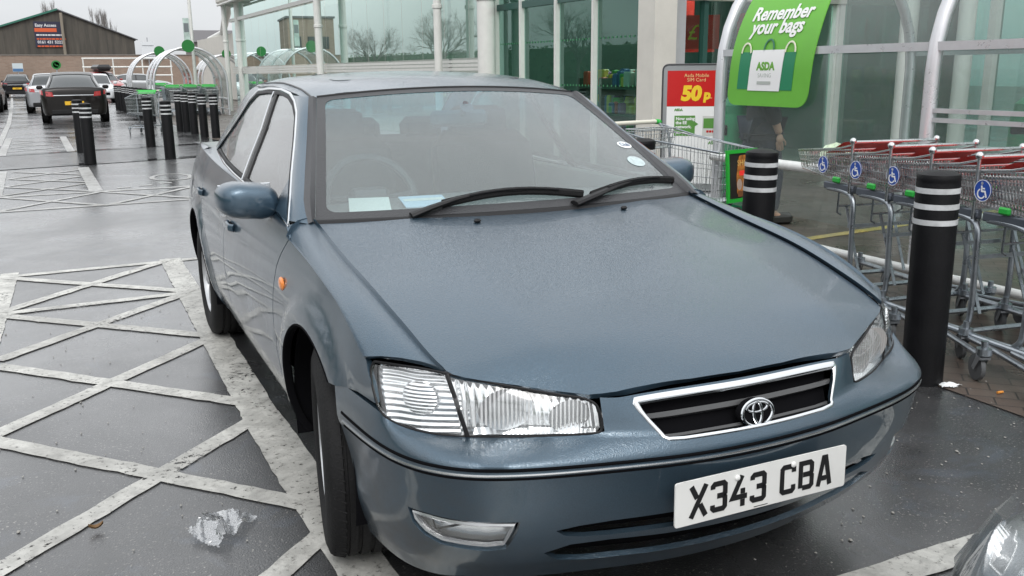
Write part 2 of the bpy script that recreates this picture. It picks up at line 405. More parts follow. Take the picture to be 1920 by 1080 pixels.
_tc=N(_t,'ShaderNodeTexCoord');_w=N(_t,'ShaderNodeTexWave',wave_type='BANDS',bands_direction='Z');_w.inputs['Scale'].default_value=22;_w.inputs['Distortion'].default_value=.6
_bp=N(_t,'ShaderNodeBump');_bp.inputs['Strength'].default_value=.6;_bp.inputs['Distance'].default_value=.006
_t.links.new(_tc.outputs['Object'],_w.inputs[0]);_t.links.new(_w.outputs[1],_bp.inputs['Height']);_t.links.new(_bp.outputs[0],_b.inputs['Normal'])
AMBER=mat('amber lens',(.75,.22,.03),.15,0,1.)
WHITE=mat('white enamel',(.78,.78,.76),.3)
PLATEW=mat('reflective white plate',(.74,.74,.72),.35,var=.04)
INK=mat('black ink',(.012,.012,.013),.5)
# ================================================================== ground
def node_mat(name):
    m=bpy.data.materials.new(name);m.use_nodes=True;t=m.node_tree;MATS[name]=m
    return m,t,t.nodes['Principled BSDF'],N(t,'ShaderNodeTexCoord').outputs['Object']
m,t,b,tcv=node_mat('wet asphalt')
big=noise(t,tcv,.55,5,.6,.4);mid=noise(t,tcv,4.5,6,.65);fine=noise(t,tcv,150,3,.6);grit=noise(t,tcv,95,1,.5)
base=mixc(t,ramp(t,mid,.3,.7),(.020,.021,.022,1),(.050,.050,.052,1))
base=mixc(t,math_node(t,'MULTIPLY',ramp(t,grit,.63,.70),ramp(t,noise(t,tcv,6,3),.35,.62)),base,(.22,.21,.195,1))
base=mixc(t,math_node(t,'MULTIPLY',ramp(t,noise(t,tcv,2.1,5,.7,1.2),.56,.66),.35),base,(.075,.095,.13,1))
t.links.new(base,b.inputs['Base Color'])
rr=math_node(t,'ADD',ramp(t,big,.38,.60,(.10,.10,.10,1),(.46,.46,.46,1)),math_node(t,'MULTIPLY',mid,.12));t.links.new(rr,b.inputs['Roughness'])
b.inputs['Coat Weight'].default_value=1.;b.inputs['Coat IOR'].default_value=1.72
t.links.new(ramp(t,big,.36,.66,(.05,.05,.05,1),(.30,.30,.30,1)),b.inputs['Coat Roughness'])
b2=N(t,'ShaderNodeBump');b2.inputs['Strength'].default_value=.22;b2.inputs['Distance'].default_value=.004;t.links.new(fine,b2.inputs['Height']);t.links.new(b2.outputs[0],b.inputs['Coat Normal'])
bp=N(t,'ShaderNodeBump');bp.inputs['Strength'].default_value=.8;bp.inputs['Distance'].default_value=.007
hh=math_node(t,'MULTIPLY',fine,ramp(t,big,.34,.58,(.25,.25,.25,1),(1,1,1,1)));t.links.new(hh,bp.inputs['Height']);t.links.new(bp.outputs[0],b.inputs['Normal'])
ASPH=m
m,t,b,tcv=node_mat('wet brick paving')
mp2=N(t,'ShaderNodeMapping');mp2.inputs['Rotation'].default_value=(0,0,rad(45));t.links.new(tcv,mp2.inputs[0])
br=N(t,'ShaderNodeTexBrick');br.inputs['Scale'].default_value=1;br.inputs['Brick Width'].default_value=.2;br.inputs['Row Height'].default_value=.1;br.inputs['Mortar Size'].default_value=.004
br.inputs['Color1'].default_value=(.085,.062,.05,1);br.inputs['Color2'].default_value=(.125,.098,.08,1);br.inputs['Mortar'].default_value=(.028,.025,.022,1)
t.links.new(mp2.outputs[0],br.inputs[0])
md=noise(t,tcv,2.2,6,.7);base=mixc(t,math_node(t,'MULTIPLY',ramp(t,md,.35,.7),.55),br.outputs[0],(.07,.064,.058,1))
t.links.new(base,b.inputs['Base Color']);t.links.new(ramp(t,noise(t,tcv,.9,4),.35,.65,(.22,)*3+(1,),(.55,)*3+(1,)),b.inputs['Roughness'])
bp=N(t,'ShaderNodeBump');bp.inputs['Strength'].default_value=.5;bp.inputs['Distance'].default_value=.004
t.links.new(math_node(t,'SUBTRACT',math_node(t,'MULTIPLY',noise(t,tcv,70,3),.4),br.outputs[1]),bp.inputs['Height']);t.links.new(bp.outputs[0],b.inputs['Normal'])
PAVE=m
def worn(name,col,cover=.42,dark=(.10,.095,.085,1)):
    m,t,b,tcv=node_mat(name);o=t.nodes['Material Output']
    a=noise(t,tcv,9,8,.72,.6);c=noise(t,tcv,46,5,.7);d=noise(t,tcv,2.,5,.6)
    base=mixc(t,ramp(t,a,.40,.66),tuple(col)+(1,),tuple(x*.52 for x in col)+(1,))
    base=mixc(t,math_node(t,'MULTIPLY',ramp(t,noise(t,tcv,1.1,4,.6,.8),.46,.62),.45),base,(.22,.215,.20,1))
    base=mixc(t,ramp(t,c,.55,.70),base,dark);t.links.new(base,b.inputs['Base Color']);b.inputs['Roughness'].default_value=.42
    bp=N(t,'ShaderNodeBump');bp.inputs['Strength'].default_value=.5;bp.inputs['Distance'].default_value=.004;t.links.new(c,bp.inputs['Height']);t.links.new(bp.outputs[0],b.inputs['Normal'])
    tr=N(t,'ShaderNodeBsdfTransparent');ms=N(t,'ShaderNodeMixShader')
    s=math_node(t,'ADD',math_node(t,'MULTIPLY',c,.6),math_node(t,'MULTIPLY',d,.4))
    t.links.new(ramp(t,s,.575,.615,(1,1,1,1),(0,0,0,1)),ms.inputs[0]);t.links.new(tr.outputs[0],ms.inputs[1]);t.links.new(b.outputs[0],ms.inputs[2]);t.links.new(ms.outputs[0],o.inputs[0])
    return m
PAINTW=worn('worn white road paint',(.58,.575,.54));PAINTF=worn('faint white road paint',(.46,.46,.45));PAINTY=worn('worn yellow road paint',(.55,.42,.09))
def sheet(name,poly,z,m,kind='structure'):
    o=MB().add([(x,y,z) for x,y in poly],[tuple(range(len(poly)))]).build(name,m,None,smooth=False)
    if kind: tag(o,kind=kind)
    return o
sheet('asphalt',[(-400,-60),(400,-60),(400,600),(-400,600)],0,ASPH)
sheet('pavement',[(2.03,-9),(60,-9),(60,60),(1.6,60),(.9,33),(1.25,19),(2.03,12)],.004,PAVE)
CONC=mat('wet concrete band',(.10,.102,.105),.16,var=.25,vscale=3,bump=.25,bscale=60)
sheet('crossing',[(-9,12.3),(-2.6,13.9),(.45,14.55),(2.03,14.9),(1.35,17.7),(.73,17.45),(-2.76,16.4),(-9,14.6)],.004,CONC)
DKW=mat('wet dark seam',(.012,.012,.013),.12)
for a,b_ in (((-9,12.22),(2.05,14.85)),((-9,14.65),(1.4,17.75))):
    d=Vector((b_[0]-a[0],b_[1]-a[1])).normalized();n=Vector((-d.y,d.x))*.16
    sheet('drain_seam',[(a[0]-n.x,a[1]-n.y),(b_[0]-n.x,b_[1]-n.y),(b_[0]+n.x,b_[1]+n.y),(a[0]+n.x,a[1]+n.y)],.0075,DKW)
mk={};mkz=[0]
def line(mb,a,b,w,z=.004,jit=.0022):
    a=Vector(a);b=Vector(b);d=(b-a);n=max(2,int(d.length/.06));d.normalize();q=Vector((-d.y,d.x))*w/2;o=len(mb.V)
    V=[];F_=[]
    for i in range(n+1):
        p=a+(b-a)*i/n;j1,j2=random.gauss(0,jit),random.gauss(0,jit)
        V+=[(p.x+q.x*(1+j1/w*2),p.y+q.y*(1+j1/w*2),z),(p.x-q.x*(1+j2/w*2),p.y-q.y*(1+j2/w*2),z)]
    F_=[(2*i,2*i+1,2*i+3,2*i+2) for i in range(n)];mb.add(V,F_)
def cut(segs,w,z0=.004):
    """each stroke one fraction of a millimetre above the one it crosses"""
    mb=MB()
    for i,(a,b) in enumerate(segs): line(mb,a,b,w if not isinstance(w,list) else w[i],z0+i*.00015)
    return mb
S1=[((-1.99,5.0),(-1.99,-3.)),((-.87,5.02),(-.84,1.25)),((-.84,1.25),(-.70,-3.)),((-3.4,4.80),(2.0,5.06)),((-1.90,-.95),(-.84,.10)),((-1.92,.36),(-.80,-.86)),
 ((-1.93,.13),(-.80,1.27)),((-1.92,1.49),(-.82,.28)),((-1.92,1.42),(-.85,2.58)),((-1.92,2.52),(-.82,1.36)),((-1.92,2.62),(-.88,3.73)),((-1.95,3.62),(-.88,2.60)),((-1.97,3.72),(-.86,5.0)),((-2.0,4.82),(-.84,3.76)),((-1.93,3.68),(-.86,3.74)),
 ((.1,-.865),(1.95,-.87))]
W1=[.12,.155,.16,.085]+[.085]*11+[.11]
tag(cut(S1,W1).build('road_markings',PAINTW,None,smooth=False),kind='structure')
S2=[((-5,9.95),(2.0,9.98)),((-5,8.45),(2.0,8.75))]
for k in range(-3,4):
    x0=-2.35+1.1*k;S2+=[((x0,8.55),(x0+1.1,9.92)),((x0,9.92),(x0+1.1,8.6))]
S2+=[((-1.30,10.0),(-1.42,13.4)),((-2.42,10.0),(-2.55,13.3))]
for y0 in (10.05,11.1,12.15): S2+=[((-2.38,y0),(-1.33,y0+1.02)),((-2.38,y0+1.02),(-1.33,y0))]
S2+=[((-1.60,16.9),(-1.78,21.7)),((-2.74,16.5),(-2.9,21.7)),((-2.8,21.7),(-1.75,21.75))]
for y0 in (17.3,18.5,19.7): S2+=[((-2.72,y0),(-1.65,y0+1.1)),((-2.72,y0+1.1),(-1.65,y0))]
S2+=[((-2.95,19),(-3.3,29)),((-3.3,29),(-4.1,46)),((-4.1,46),(-5.6,75)),((-4.2,13),(-4.2,8)),((1.0,24.),(3.4,24.2))]
W2=[.11,.11]+[.08]*14+[.16,.16]+[.07]*6+[.14,.14,.06]+[.06]*6+[.12]*5
tag(cut(S2,W2).build('road_markings',PAINTF,None,smooth=False),kind='structure')
mb=MB();P=[(-.30+.26*math.cos(a),11.25+.42*math.sin(a)) for a in np.linspace(0,2*math.pi,26)]
for i in range(25): line(mb,P[i],P[i+1],.07,.004,.002)
for x,y in ((-1.05,10.25),(-.78,10.35),(-.52,10.5)): line(mb,(x,y),(x+.16,y+.03),.10,.004,.01)
tag(mb.build('road_markings',PAINTF,None,smooth=False),kind='structure')
mb=MB();line(mb,(3.7,3.30),(7.5,3.72),.11,.0085);tag(mb.build('yellow_line',PAINTY,None,smooth=False),kind='structure')
# ================================================================== litter
PAP=mat('white paper',(.80,.82,.82),.9)
PLAST=glass('thin clear plastic',(.80,.82,.84),1.9,.36,(.85,.87,.9),.10,.0)
def crumple(name,pts,h,m,label,cat,seed,res=22):
    # thin film thrown into sharp ridges and hollows
    r=np.random.default_rng(seed);q=np.array(pts);lo=q.min(0);hi=q.max(0);V=[];idx={};Fc=[]
    xs=np.linspace(lo[0],hi[0],res);ys=np.linspace(lo[1],hi[1],res)
    fld=r.random((7,4))*[9,9,6.28,1]
    for i,x in enumerate(xs):
        for j,y in enumerate(ys):
            rg=[1-abs(math.sin((x-lo[0])/(hi[0]-lo[0])*f[0]+(y-lo[1])/(hi[1]-lo[1])*(f[1]-4.5)+f[2])) for f in fld];z=max(rg[0]*rg[1],rg[2]*rg[3],.7*rg[4]*rg[5])*.9+.15*rg[6]
            e=.15+.85*min(1,4*min((x-lo[0])/(hi[0]-lo[0]),1-(x-lo[0])/(hi[0]-lo[0]),(y-lo[1])/(hi[1]-lo[1]),1-(y-lo[1])/(hi[1]-lo[1])))
            idx[i,j]=len(V);V.append((x+r.normal()*.002,y+r.normal()*.002,.009+h*z*e))
    G=np.array([[x+ (xs[1]-xs[0])/2,y+(ys[1]-ys[0])/2] for x in xs[:-1] for y in ys[:-1]]);k=inpoly(G,q).reshape(res-1,res-1)
    for i in range(res-1):
        for j in range(res-1):
            if k[i,j]: Fc.append((idx[i,j],idx[i+1,j],idx[i+1,j+1],idx[i,j+1]))
    o=link(name,mesh(name,V,Fc,True,18),m);return tag(o,label,cat)
crumple('plastic_bag',[(-1.235,.27),(-1.225,.215),(-1.165,.128),(-1.12,.17),(-1.02,.285),(-1.045,.335),(-1.09,.305),(-1.10,.375),(-1.175,.385),(-1.19,.30)],.085,PLAST,'crumpled clear plastic bag lying on the wet hatched asphalt','plastic bag',11,44)
crumple('paper_scrap',[(2.02,.185),(2.045,.235),(2.07,.21),(2.10,.225),(2.125,.165),(2.06,.155)],.02,PAP,'torn white paper scrap on the ground at the foot of the bollard','paper scrap',5,12)
LEAFB=mat('brown leaf',(.16,.09,.035),.7)
for x,y,rz,lab in ((-.80,.225,.4,'small brown curled leaf beside the front tyre'),(-1.50,.43,.1,'small tan leaf on the hatched asphalt left of the plastic bag')):
    MB_=MB();MB_.grid([[(a*.022,c*.011*(1-a*a*.7),.010+.012*a*a+.01*abs(c)) for c in (-1,0,1)] for a in np.linspace(-1,1,6)])
    o=MB_.build('leaf',LEAFB);o.location=(x,y,0);o.rotation_euler=(0,0,rz);tag(o,lab,'leaf')
o=MB().tube([(2.17,.02,.012),(2.20,.015,.012)],.006).build('cigarette_end',mat('orange filter',(.7,.28,.05),.8));tag(o,'orange cigarette end on the dark paving below the trolley castor','cigarette end')
GRITM=mat('pale grit',(.30,.29,.27),.8);g=MB()
for _ in range(420):
    if random.random()<.6: x,y=random.uniform(.2,2.3),random.uniform(-1.4,.3)
    else: x,y=random.uniform(-2.2,-.9),random.uniform(-.6,3.5)
    r_=random.uniform(.0015,.0045)*(1.6 if random.random()<.06 else 1);g.ball((x,y,.004),r_,5,(1,1.3,.5))
tag(g.build('grit',GRITM),'pale grit scattered over the wet asphalt','grit',kind='stuff')
# ================================================================== bollards
BOLL=mat('black bollard plastic',(.0045,.0045,.0055),.5,var=.3,spec=.22,bump=.12,bscale=90);BAND=mat('white reflective band',(.50,.51,.52),.4,var=.22,vscale=14)
def bollard():
    o=empty('bollard');R_=.092
    MB().lathe([(R_*1.02,0),(R_,.02),(R_,.925),(R_*.985,.935),(R_,.94),(R_,.955),(R_*.96,.966),(R_*.6,.979),(.001,.984)],32).build('post',BOLL,o)
    for z in (.745,.815,.885): MB().lathe([(R_*.99,z),(R_+.0018,z),(R_+.0018,z+.024),(R_*.99,z+.024)],32).build('reflective_band',BAND,o)
    return o
B0=bollard()
def bol(x,y,label,group,first=False):
    o=B0 if first else dup(B0);o.location=(x,y,0);o.rotation_euler=(random.gauss(0,.008),random.gauss(0,.008),0);tag(o,label,'bollard',group);return o
g1='black bollards along the pavement edge beside the blue saloon'
bol(2.03,.31,'black bollard with three white bands, nearest, in front of the wheelchair trolleys',g1,True)
bol(2.09,1.60,'black bollard with white bands standing in front of the trolley advert frame',g1)
bol(1.99,2.66,'black bollard mostly hidden behind the far door mirror of the blue saloon',g1)
g2='black bollards across the car park crossing'
bol(-.02,14.5,'black bollard at the crossing edge, lone one nearest the saloon window',g2);bol(-.13,17.4,'black bollard at the far crossing edge in front of the stray trolley',g2)
bol(-1.30,14.06,'black bollard of the left pair, the nearer one',g2);bol(-1.40,16.43,'black bollard of the left pair, the farther one behind the dark hatchback tail',g2)
g3='black bollards in the group right of the stray trolley'
for i,(x,y) in enumerate(((.95,22.6),(1.05,22.0),(1.12,21.0),(1.19,19.7),(1.39,19.3))):
    bol(x,y,['leftmost','second from left','middle','second from right','rightmost'][i]+' black bollard of the five right of the stray trolley',g3)
g4='black bollards in the long row before the trolley shelters'
nm=['first, by the white hatchback,','second','third','fourth','fifth','sixth','seventh','eighth','ninth, rightmost,']
for i,(x,y) in enumerate(((.14,39.),(.22,37.6),(.30,36.2),(.36,34.7),(.42,33.3),(.49,32.0),(.56,30.8),(.62,29.5),(.68,28.0))):
    bol(x,y,nm[i]+' black bollard from the left in the long far row',g4)
# ================================================================== trolleys
WIRE=mat('zinc wire',(.50,.52,.53),.28,.95,var=.15);TUBEZ=mat('galvanised tube',(.34,.37,.40),.30,.9,var=.2,vscale=20);RED=mat('red plastic',(.85,.03,.02),.55);GREENP=mat('green plastic',(.02,.36,.045),.4)
DGREY=mat('slate grey channel',(.11,.125,.15),.4,.5);CAST=mat('grey castor rubber',(.09,.095,.10),.6);SIGNB=mat('sign blue',(.015,.065,.34),.35);WHT=mat('clean white',(.8,.8,.8),.45)
def basket(y0,y1,wr,wf,zb0,zb1,zt0,zt1,sx=.03,name='basket',parent=None,rails=(0,1),n=4,r=.0021,rear=True):
    """wire basket: rear at y0, front at y1"""
    m=MB();lp=lambda a,b,t:a+(b-a)*t
    def pt(u,t,h): # u -1..1 across, t along, h 0..1 height
        w=lp(wr,wf,t)*(.90+.10*h);return (u*w,lp(y0,y1,t)-(1-h)*.02*(1 if t>.5 else -1),lp(lp(zb0,zb1,t),lp(zt0,zt1,t),h))
    k=max(4,int(abs(y1-y0)/sx))
    for i in range(k+1):
        t=i/k
        for u in (-1,1): m.tube([pt(u,t,0),pt(u,t,1)],r,n,caps=False)
        m.tube([pt(-1,t,0),pt(1,t,0)],r,n,caps=False)
    kx=max(4,int(2*wf/sx))
    for i in range(1,kx):
        u=-1+2*i/kx
        m.tube([pt(u,0,0),pt(u,1,0)],r,n,caps=False);m.tube([pt(u,1,0),pt(u,1,1)],r,n,caps=False)
        if rear: m.tube([pt(u,0,0),pt(u,0,1)],r,n,caps=False)
    for h in np.linspace(0,1,5):
        rr=.0045 if h in (0,1) else .0026
        m.tube([pt(-1,0,h),pt(-1,1,h),pt(1,1,h),pt(1,0,h)],rr,6);
        if h>.9 or h<.1: m.tube([pt(-1,0,h),pt(1,0,h)],rr,6)
    return m.build(name,WIRE,parent),pt
def castor(x,y,parent,rz=0,R_=.062):
    c=MB();c.lathe([(.016,.20),(.016,.165),(.034,.165),(.036,.135),(.02,.13)],12,Matrix.Translation((x,y,-.0)));c.box((x,y-.0,.12),(.05,.04,.012),rz)
    M=Matrix.Translation((x,y,0))@Matrix.Rotation(rz,4,'Z')
    for s in (-1,1): c.add([M@Vector(v) for v in ((s*.022,-.02,.13),(s*.022,.02,.13),(s*.022,.055,.062),(s*.022,.035,.05))],[(0,1,2,3)])
    c=c.build('castor',TUBEZ,parent)
    w=MB();w.lathe([(.02,-.012),(.045,-.012),(R_,-.010),(R_,.010),(.045,.012),(.02,.012)],22,M@Matrix.Translation((0,.045,R_))@Matrix.Rotation(rad(90),4,'Y'));w.build('castor_wheel',CAST,c)
def wheelchair_symbol(M,r,parent):
    d=MB();d.lathe([(.001,.003),(r,.003),(r,.0),(.001,.0)][::-1],28,M);d=d.build('symbol_disc',SIGNB,parent)
    q=MB();s=r/1.0
    q.lathe([(r*.93,.0034),(r*.985,.0034),(r*.985,.0042),(r*.93,.0042)],28,M,closed=True)
    q.lathe([(.001,.0045),(r*.15,.0045)],14,M@Matrix.Translation((-.10*s,.66*s,0)))
    for path,w in (([(-.12,.45),(-.07,-.05),(.32,-.05),(.52,-.58)],.16),([(-.08,.20),(.28,.20)],.13)):
        for k,p in enumerate(stroke(np.array(path)*s,w*s)): q.prism(p,M@Matrix.Translation((0,0,.0035+k*.0002)),.0008)
    P=[(-.10+.42*math.cos(a),-.28+.42*math.sin(a)) for a in np.linspace(rad(115),rad(335),14)]
    for k,p in enumerate(stroke(np.array(P)*s,.13*s)): q.prism(p,M@Matrix.Translation((0,0,.0037)),.0009)
    q.build('symbol_figure',WHT,d,smooth=False)
def chair_trolley():
    o=empty('wheelchair_trolley')
    bk,pt=basket(.0,.62,.28,.235,.745,.79,.955,.90,.021,parent=o,r=.0024)
    m=MB()
    for s in (-1,1):
        m.tube([(s*.285,-.015,.70),(s*.285,-.02,1.0)],.0085,8)
        m.tube([(s*.285,-.02,.985),(s*.275,.12,.955),(s*.262,.36,.93),(s*.235,.62,.905)],.0055,6)
    m.tube([(-.285,-.02,1.0),(.285,-.02,1.0)],.009,8);m.build('handle',WIRE,o)
    for s in (-1,1): MB().ball((s*.285,-.02,1.006),.02,12).build('handle_knob',mat('worn chrome knob',(.62,.63,.64),.25,1.),o)
    f=MB();f.grid([[(x,.02,1.005),(x*1.0,.16,.985),(x*.96,.36,.905)] for x in (-.22,-.07,.07,.22)]);f.build('seat_flap',RED,o)
    for s in (-1,1): MB().box((s*.276,.13,.765),(.02,.07,.036),0,bev=.008).build('coin_clip',GREENP,o)
    for s in (-1,1):
        c=MB();c.box((s*.255,.12,.722),(.03,.30,.045),0,bev=.006);c.box((s*.268,-.02,.722),(.02,.03,.03),0,bev=.006);c.build('support_channel',DGREY,o)
        l=MB();l.tube(smooth_poly([(s*.255,.24,.705),(s*.258,.06,.70),(s*.265,-.03,.66),(s*.268,-.045,.52),(s*.268,-.05,.24),(s*.27,-.02,.155),(s*.272,.08,.135),(s*.275,.62,.135)],5,False),.0155,10)
        l.tube([(s*.285,.30,.125),(s*.33,.05,.12),(s*.46,-.36,.12)],.0145,10)
        l.tube([(s*.23,.16,.69),(s*.23,.165,.56),(s*.20,.17,.545)],.006,6);l.build('leg',TUBEZ,o)
    x=MB();x.tube([(-.27,.30,.137),(.27,.30,.137)],.014,8);x.tube([(-.23,.165,.60),(.23,.165,.60)],.006,6);x.box((0,.02,.50),(.5,.012,.02))
    x.box((-.16,.09,.40),(.018,.005,.42),M=Matrix.Rotation(rad(-24),3,'X'));x.box((.16,.09,.40),(.018,.005,.42),M=Matrix.Rotation(rad(-24),3,'X'));x.build('brace',TUBEZ,o)
    for s in (-1,1): castor(s*.465,-.37,o,rad(15)*s);castor(s*.277,.60,o,rad(-25))
    wheelchair_symbol(frame((-.279,.27,.845),(0,-1,0),(0,0,1)),.053,o)
    return o
def big_trolley(advert=True,flap=False):
    o=empty('shopping_trolley')
    bk,pt=basket(.0,.92,.275,.205,.42,.52,.96,.86,.034,parent=o,r=.0023)
    h=MB();h.tube([(-.26,-.11,1.02),(.26,-.11,1.02)],.0165,12);h=h.build('handle',mat('cream handle',(.62,.60,.52),.4),o)
    for s in (-1,1):
        c=MB();c.tube([(s*.26,-.11,1.02),(s*.292,-.108,1.018)],.02,12);c.ball((s*.292,-.10,1.015),.021,10);c.build('handle_cap',GREENP,h)
    f=MB()
    for s in (-1,1):
        f.tube(smooth_poly([(s*.287,-.10,1.01),(s*.284,-.02,.955),(s*.28,.02,.90),(s*.262,.06,.62),(s*.25,.10,.40),(s*.25,.0,.22),(s*.26,-.06,.17)],4,False),.0115,8)
        f.tube([(s*.26,-.06,.17),(s*.24,.45,.20),(s*.19,.86,.17)],.0125,8);f.tube([(s*.24,.12,.40),(s*.20,.88,.50)],.009,6)
        f.tube([(s*.287,-.08,1.0),(s*.275,.3,.93),(s*.205,.92,.865)],.0065,6)
    f.tube([(-.24,.45,.20),(.24,.45,.20)],.01,8);f.tube([(-.19,.86,.17),(.19,.86,.17)],.01,8);f.build('chassis',TUBEZ,o)
    for s in (-1,1): castor(s*.255,-.05,o);castor(s*.185,.85,o,rad(20))
    s_,_=basket(.02,.17,.20,.20,.84,.84,.985,.985,.03,'child_seat',o)
    if flap: MB().box((0,.05,.99),(.44,.16,.02),M=Matrix.Rotation(rad(-35),3,'X'),bev=.008).build('seat_flap',GREENP,o)
    if advert:
        a=MB();M=frame((0,.953,.70),(-1,0,0),(0,-.08,1))
        for p in ([(-.165,-.18),(.165,-.18),(.165,-.155),(-.165,-.155)],[(-.165,.155),(.165,.155),(.165,.18),(-.165,.18)],[(-.165,-.155),(-.142,-.155),(-.142,.155),(-.165,.155)],[(.142,-.155),(.165,-.155),(.165,.155),(.142,.155)]): a.prism(p,M,.016)
        a=a.build('advert_frame',mat('bright green frame',(.015,.33,.03),.35),o,smooth=False)
        MB().prism([(-.142,-.155),(.142,-.155),(.142,.155),(-.142,.155)],M@Matrix.Translation((0,0,.003)),.003).build('advert_poster',mat('black poster',(.015,.012,.010),.3),a,smooth=False)
        Mp_=M@Matrix.Translation((0,0,.0075))
        MB().prism(rounded([(-.055,-.13),(.10,-.13),(.12,.02),(.10,.14),(-.03,.14),(-.06,0)],.02),Mp_,.0006).build('advert_glow',mat('orange print',(.36,.13,.02),.4,var=.6,vscale=30),a,smooth=False)
        text('advert_text','SHOT',.055,Mp_@Matrix.Translation((.02,.07,.002)),mat('gold print',(.62,.40,.12),.4),a,depth=.0006)
        MB().prism(rounded([(-.03,-.0),(.08,-.0),(.08,.035),(-.03,.035)],.012),Mp_@Matrix.Translation((0,0,.0012)),.0006).build('advert_label',RED,a,smooth=False)
        for x in (-.03,.035): MB().lathe([(.001,.0012),(.03,.0012)],18,Mp_@Matrix.Translation((x,-.06,0))@Matrix.Diagonal((.9,1.3,1,1))).build('advert_roundel',mat('pale print',(.62,.5,.42),.4),a)
        MB().prism([(-.05,-.145),(.09,-.145),(.09,-.105),(-.05,-.105)],Mp_@Matrix.Translation((0,0,.0014)),.0004).build('advert_caption',mat('brown print',(.16,.06,.02),.4),a,smooth=False)
    return o
CT=chair_trolley();ax=rad(-9);gt='nested wheelchair trolleys beside the bollards'
labs=['front wheelchair trolley of the nested row, empty tip pointing at the pavement','second wheelchair trolley of the nested row, its blue disc left of the bollard','third wheelchair trolley of the nested row, partly behind the nearest bollard','fourth wheelchair trolley of the nested row, disc hidden behind the nearest bollard','fifth wheelchair trolley of the nested row, blue disc right of the bollard','sixth wheelchair trolley of the nested row, red flap at the picture edge']
for i in range(6):
    o=CT if i==0 else dup(CT);px,py=2.93-.058*i,1.42-.325*i
    o.location=(px,py,.006);o.rotation_euler=(0,0,ax+random.gauss(0,.012));tag(o,labs[i],'trolley',gt)
# carrier bag inside the front wheelchair trolley
cb=MB();rows=[]
for i in range(9):
    z=-1+2*i/8;r=[]
    for j in range(18):
        a=2*math.pi*j/18;k=math.sqrt(max(0,1-z*z))*(1+.16*math.sin(3*a+z*4)+.1*math.sin(7*a+2*z));r.append((.085*k*math.cos(a),.10*k*math.sin(a),.085*z+.01*math.sin(5*a)))
    rows.append(r+[r[0]])
cb.grid(rows);o=cb.build('carrier_bag',mat('white and green carrier bag',(.50,.62,.45),.35,var=.5,vscale=9));o.location=(2.92,1.86,.875);tag(o,'white and green carrier bag lying in the front wheelchair trolley','carrier bag')
BT=big_trolley();BT.location=(2.50,3.45,.006);BT.rotation_euler=(0,0,rad(180+13));tag(BT,'large wire shopping trolley with a framed advert on its front beside the door mirror','trolley')
FT_=big_trolley(False,True);FT_.location=(.22,22.2,.006);FT_.rotation_euler=(0,0,rad(155));tag(FT_,'stray shopping trolley standing among the black bollards','trolley')
# ================================================================== trolley shelters
ARCHM=mat('silver arch tube',(.60,.61,.63),.30,.55,var=.06);POLY=glass('wet scratched polycarbonate',(.78,.86,.84),.9,.11,(.40,.44,.43),.05,.12,dirt=.10);POLYC=glass('clear polycarbonate',(.78,.82,.81),.9,.10,(.45,.48,.48),.05)
LIME=mat('lime green sign',(.13,.42,.04),.4,var=.05);DKGREEN=mat('deep green print',(.01,.20,.09),.4)
def arch_pts(x0,x1,zs,y,n=20):
    R_=(x1-x0)/2;cx=(x0+x1)/2
    return [(x0,y,0)]+[(cx-R_*math.cos(a),y,zs+R_*math.sin(a)) for a in np.linspace(0,math.pi,n)]+[(x1,y,0)]
def shelter(ys,x0,x1,zs,m,label,group,r=.045,rails=True,disc=False):
    o=empty('trolley_shelter',(0,0,0),0,label,'trolley shelter',group)
    for y in ys: MB().tube(arch_pts(x0,x1,zs,y),r,12,normals=[(0,1,0)]*22).build('arch',ARCHM,o)
    R_=(x1-x0)/2;cx=(x0+x1)/2
    for a,b in zip(ys[:-1],ys[1:]):
        for s,(a0,a1) in enumerate(((0,.42),(.58,1))):
            P=[(x0 if s==0 else x1,.0,.32)] if False else []
            rows=[]
            pts=[(x0,.30)]+[(cx-R_*math.cos(t),zs+R_*math.sin(t)) for t in np.linspace(0,math.pi*.42,10)] if s==0 else [(x1,.30)]+[(cx+R_*math.cos(t),zs+R_*math.sin(t)) for t in np.linspace(0,math.pi*.42,10)]
            rows=[[(x,a+(.05 if b>a else -.05),z),(x,b-(.05 if b>a else -.05),z)] for x,z in pts]
            MB().grid(rows).build('panel',m,o)
        rows=[[(cx-R_*math.cos(t),a,zs+R_*math.sin(t)),(cx-R_*math.cos(t),b,zs+R_*math.sin(t))] for t in np.linspace(math.pi*.42,math.pi*.58,5)]
        MB().grid(rows).build('roof_panel',m,o)
    y0,y1=ys[0],ys[-1]
    if rails:
        for s in (x0-.004,x1+.004):
            q=MB();q.box((s,(y0+y1)/2,1.555),(.025,abs(y1-y0),.055));q.build('rail',ARCHM,o)
            q=MB()
            for z in (1.155,1.095): q.box((s,(y0+y1)/2+ (ys[1]-y0)/2,z),(.028,abs(y1-y0)-abs(ys[1]-y0),.028))
            q.build('mid_rail',ARCHM,o)
            q=MB();q.tube([(s-.07*(1 if s==x0-.004 else -1),y0-.02,.70),(s-.07*(1 if s==x0-.004 else -1),y1,.70)],.038,14);q.build('bumper_rail',mat('white guard rail',(.66,.67,.66),.35,var=.1,vscale=14),o)
            q=MB();q.tube([(s-.06*(1 if s==x0-.004 else -1),y0+.1,.115),(s-.06*(1 if s==x0-.004 else -1),y1,.115)],.030,12);q.build('floor_rail',MATS['white guard rail'],o)
    return o
sh=shelter([3.9,1.74,-.42,-2.58],3.57,5.77,1.40,POLY,'large clear polycarbonate trolley shelter with silver arches and green bag sign','trolley shelters',.047)
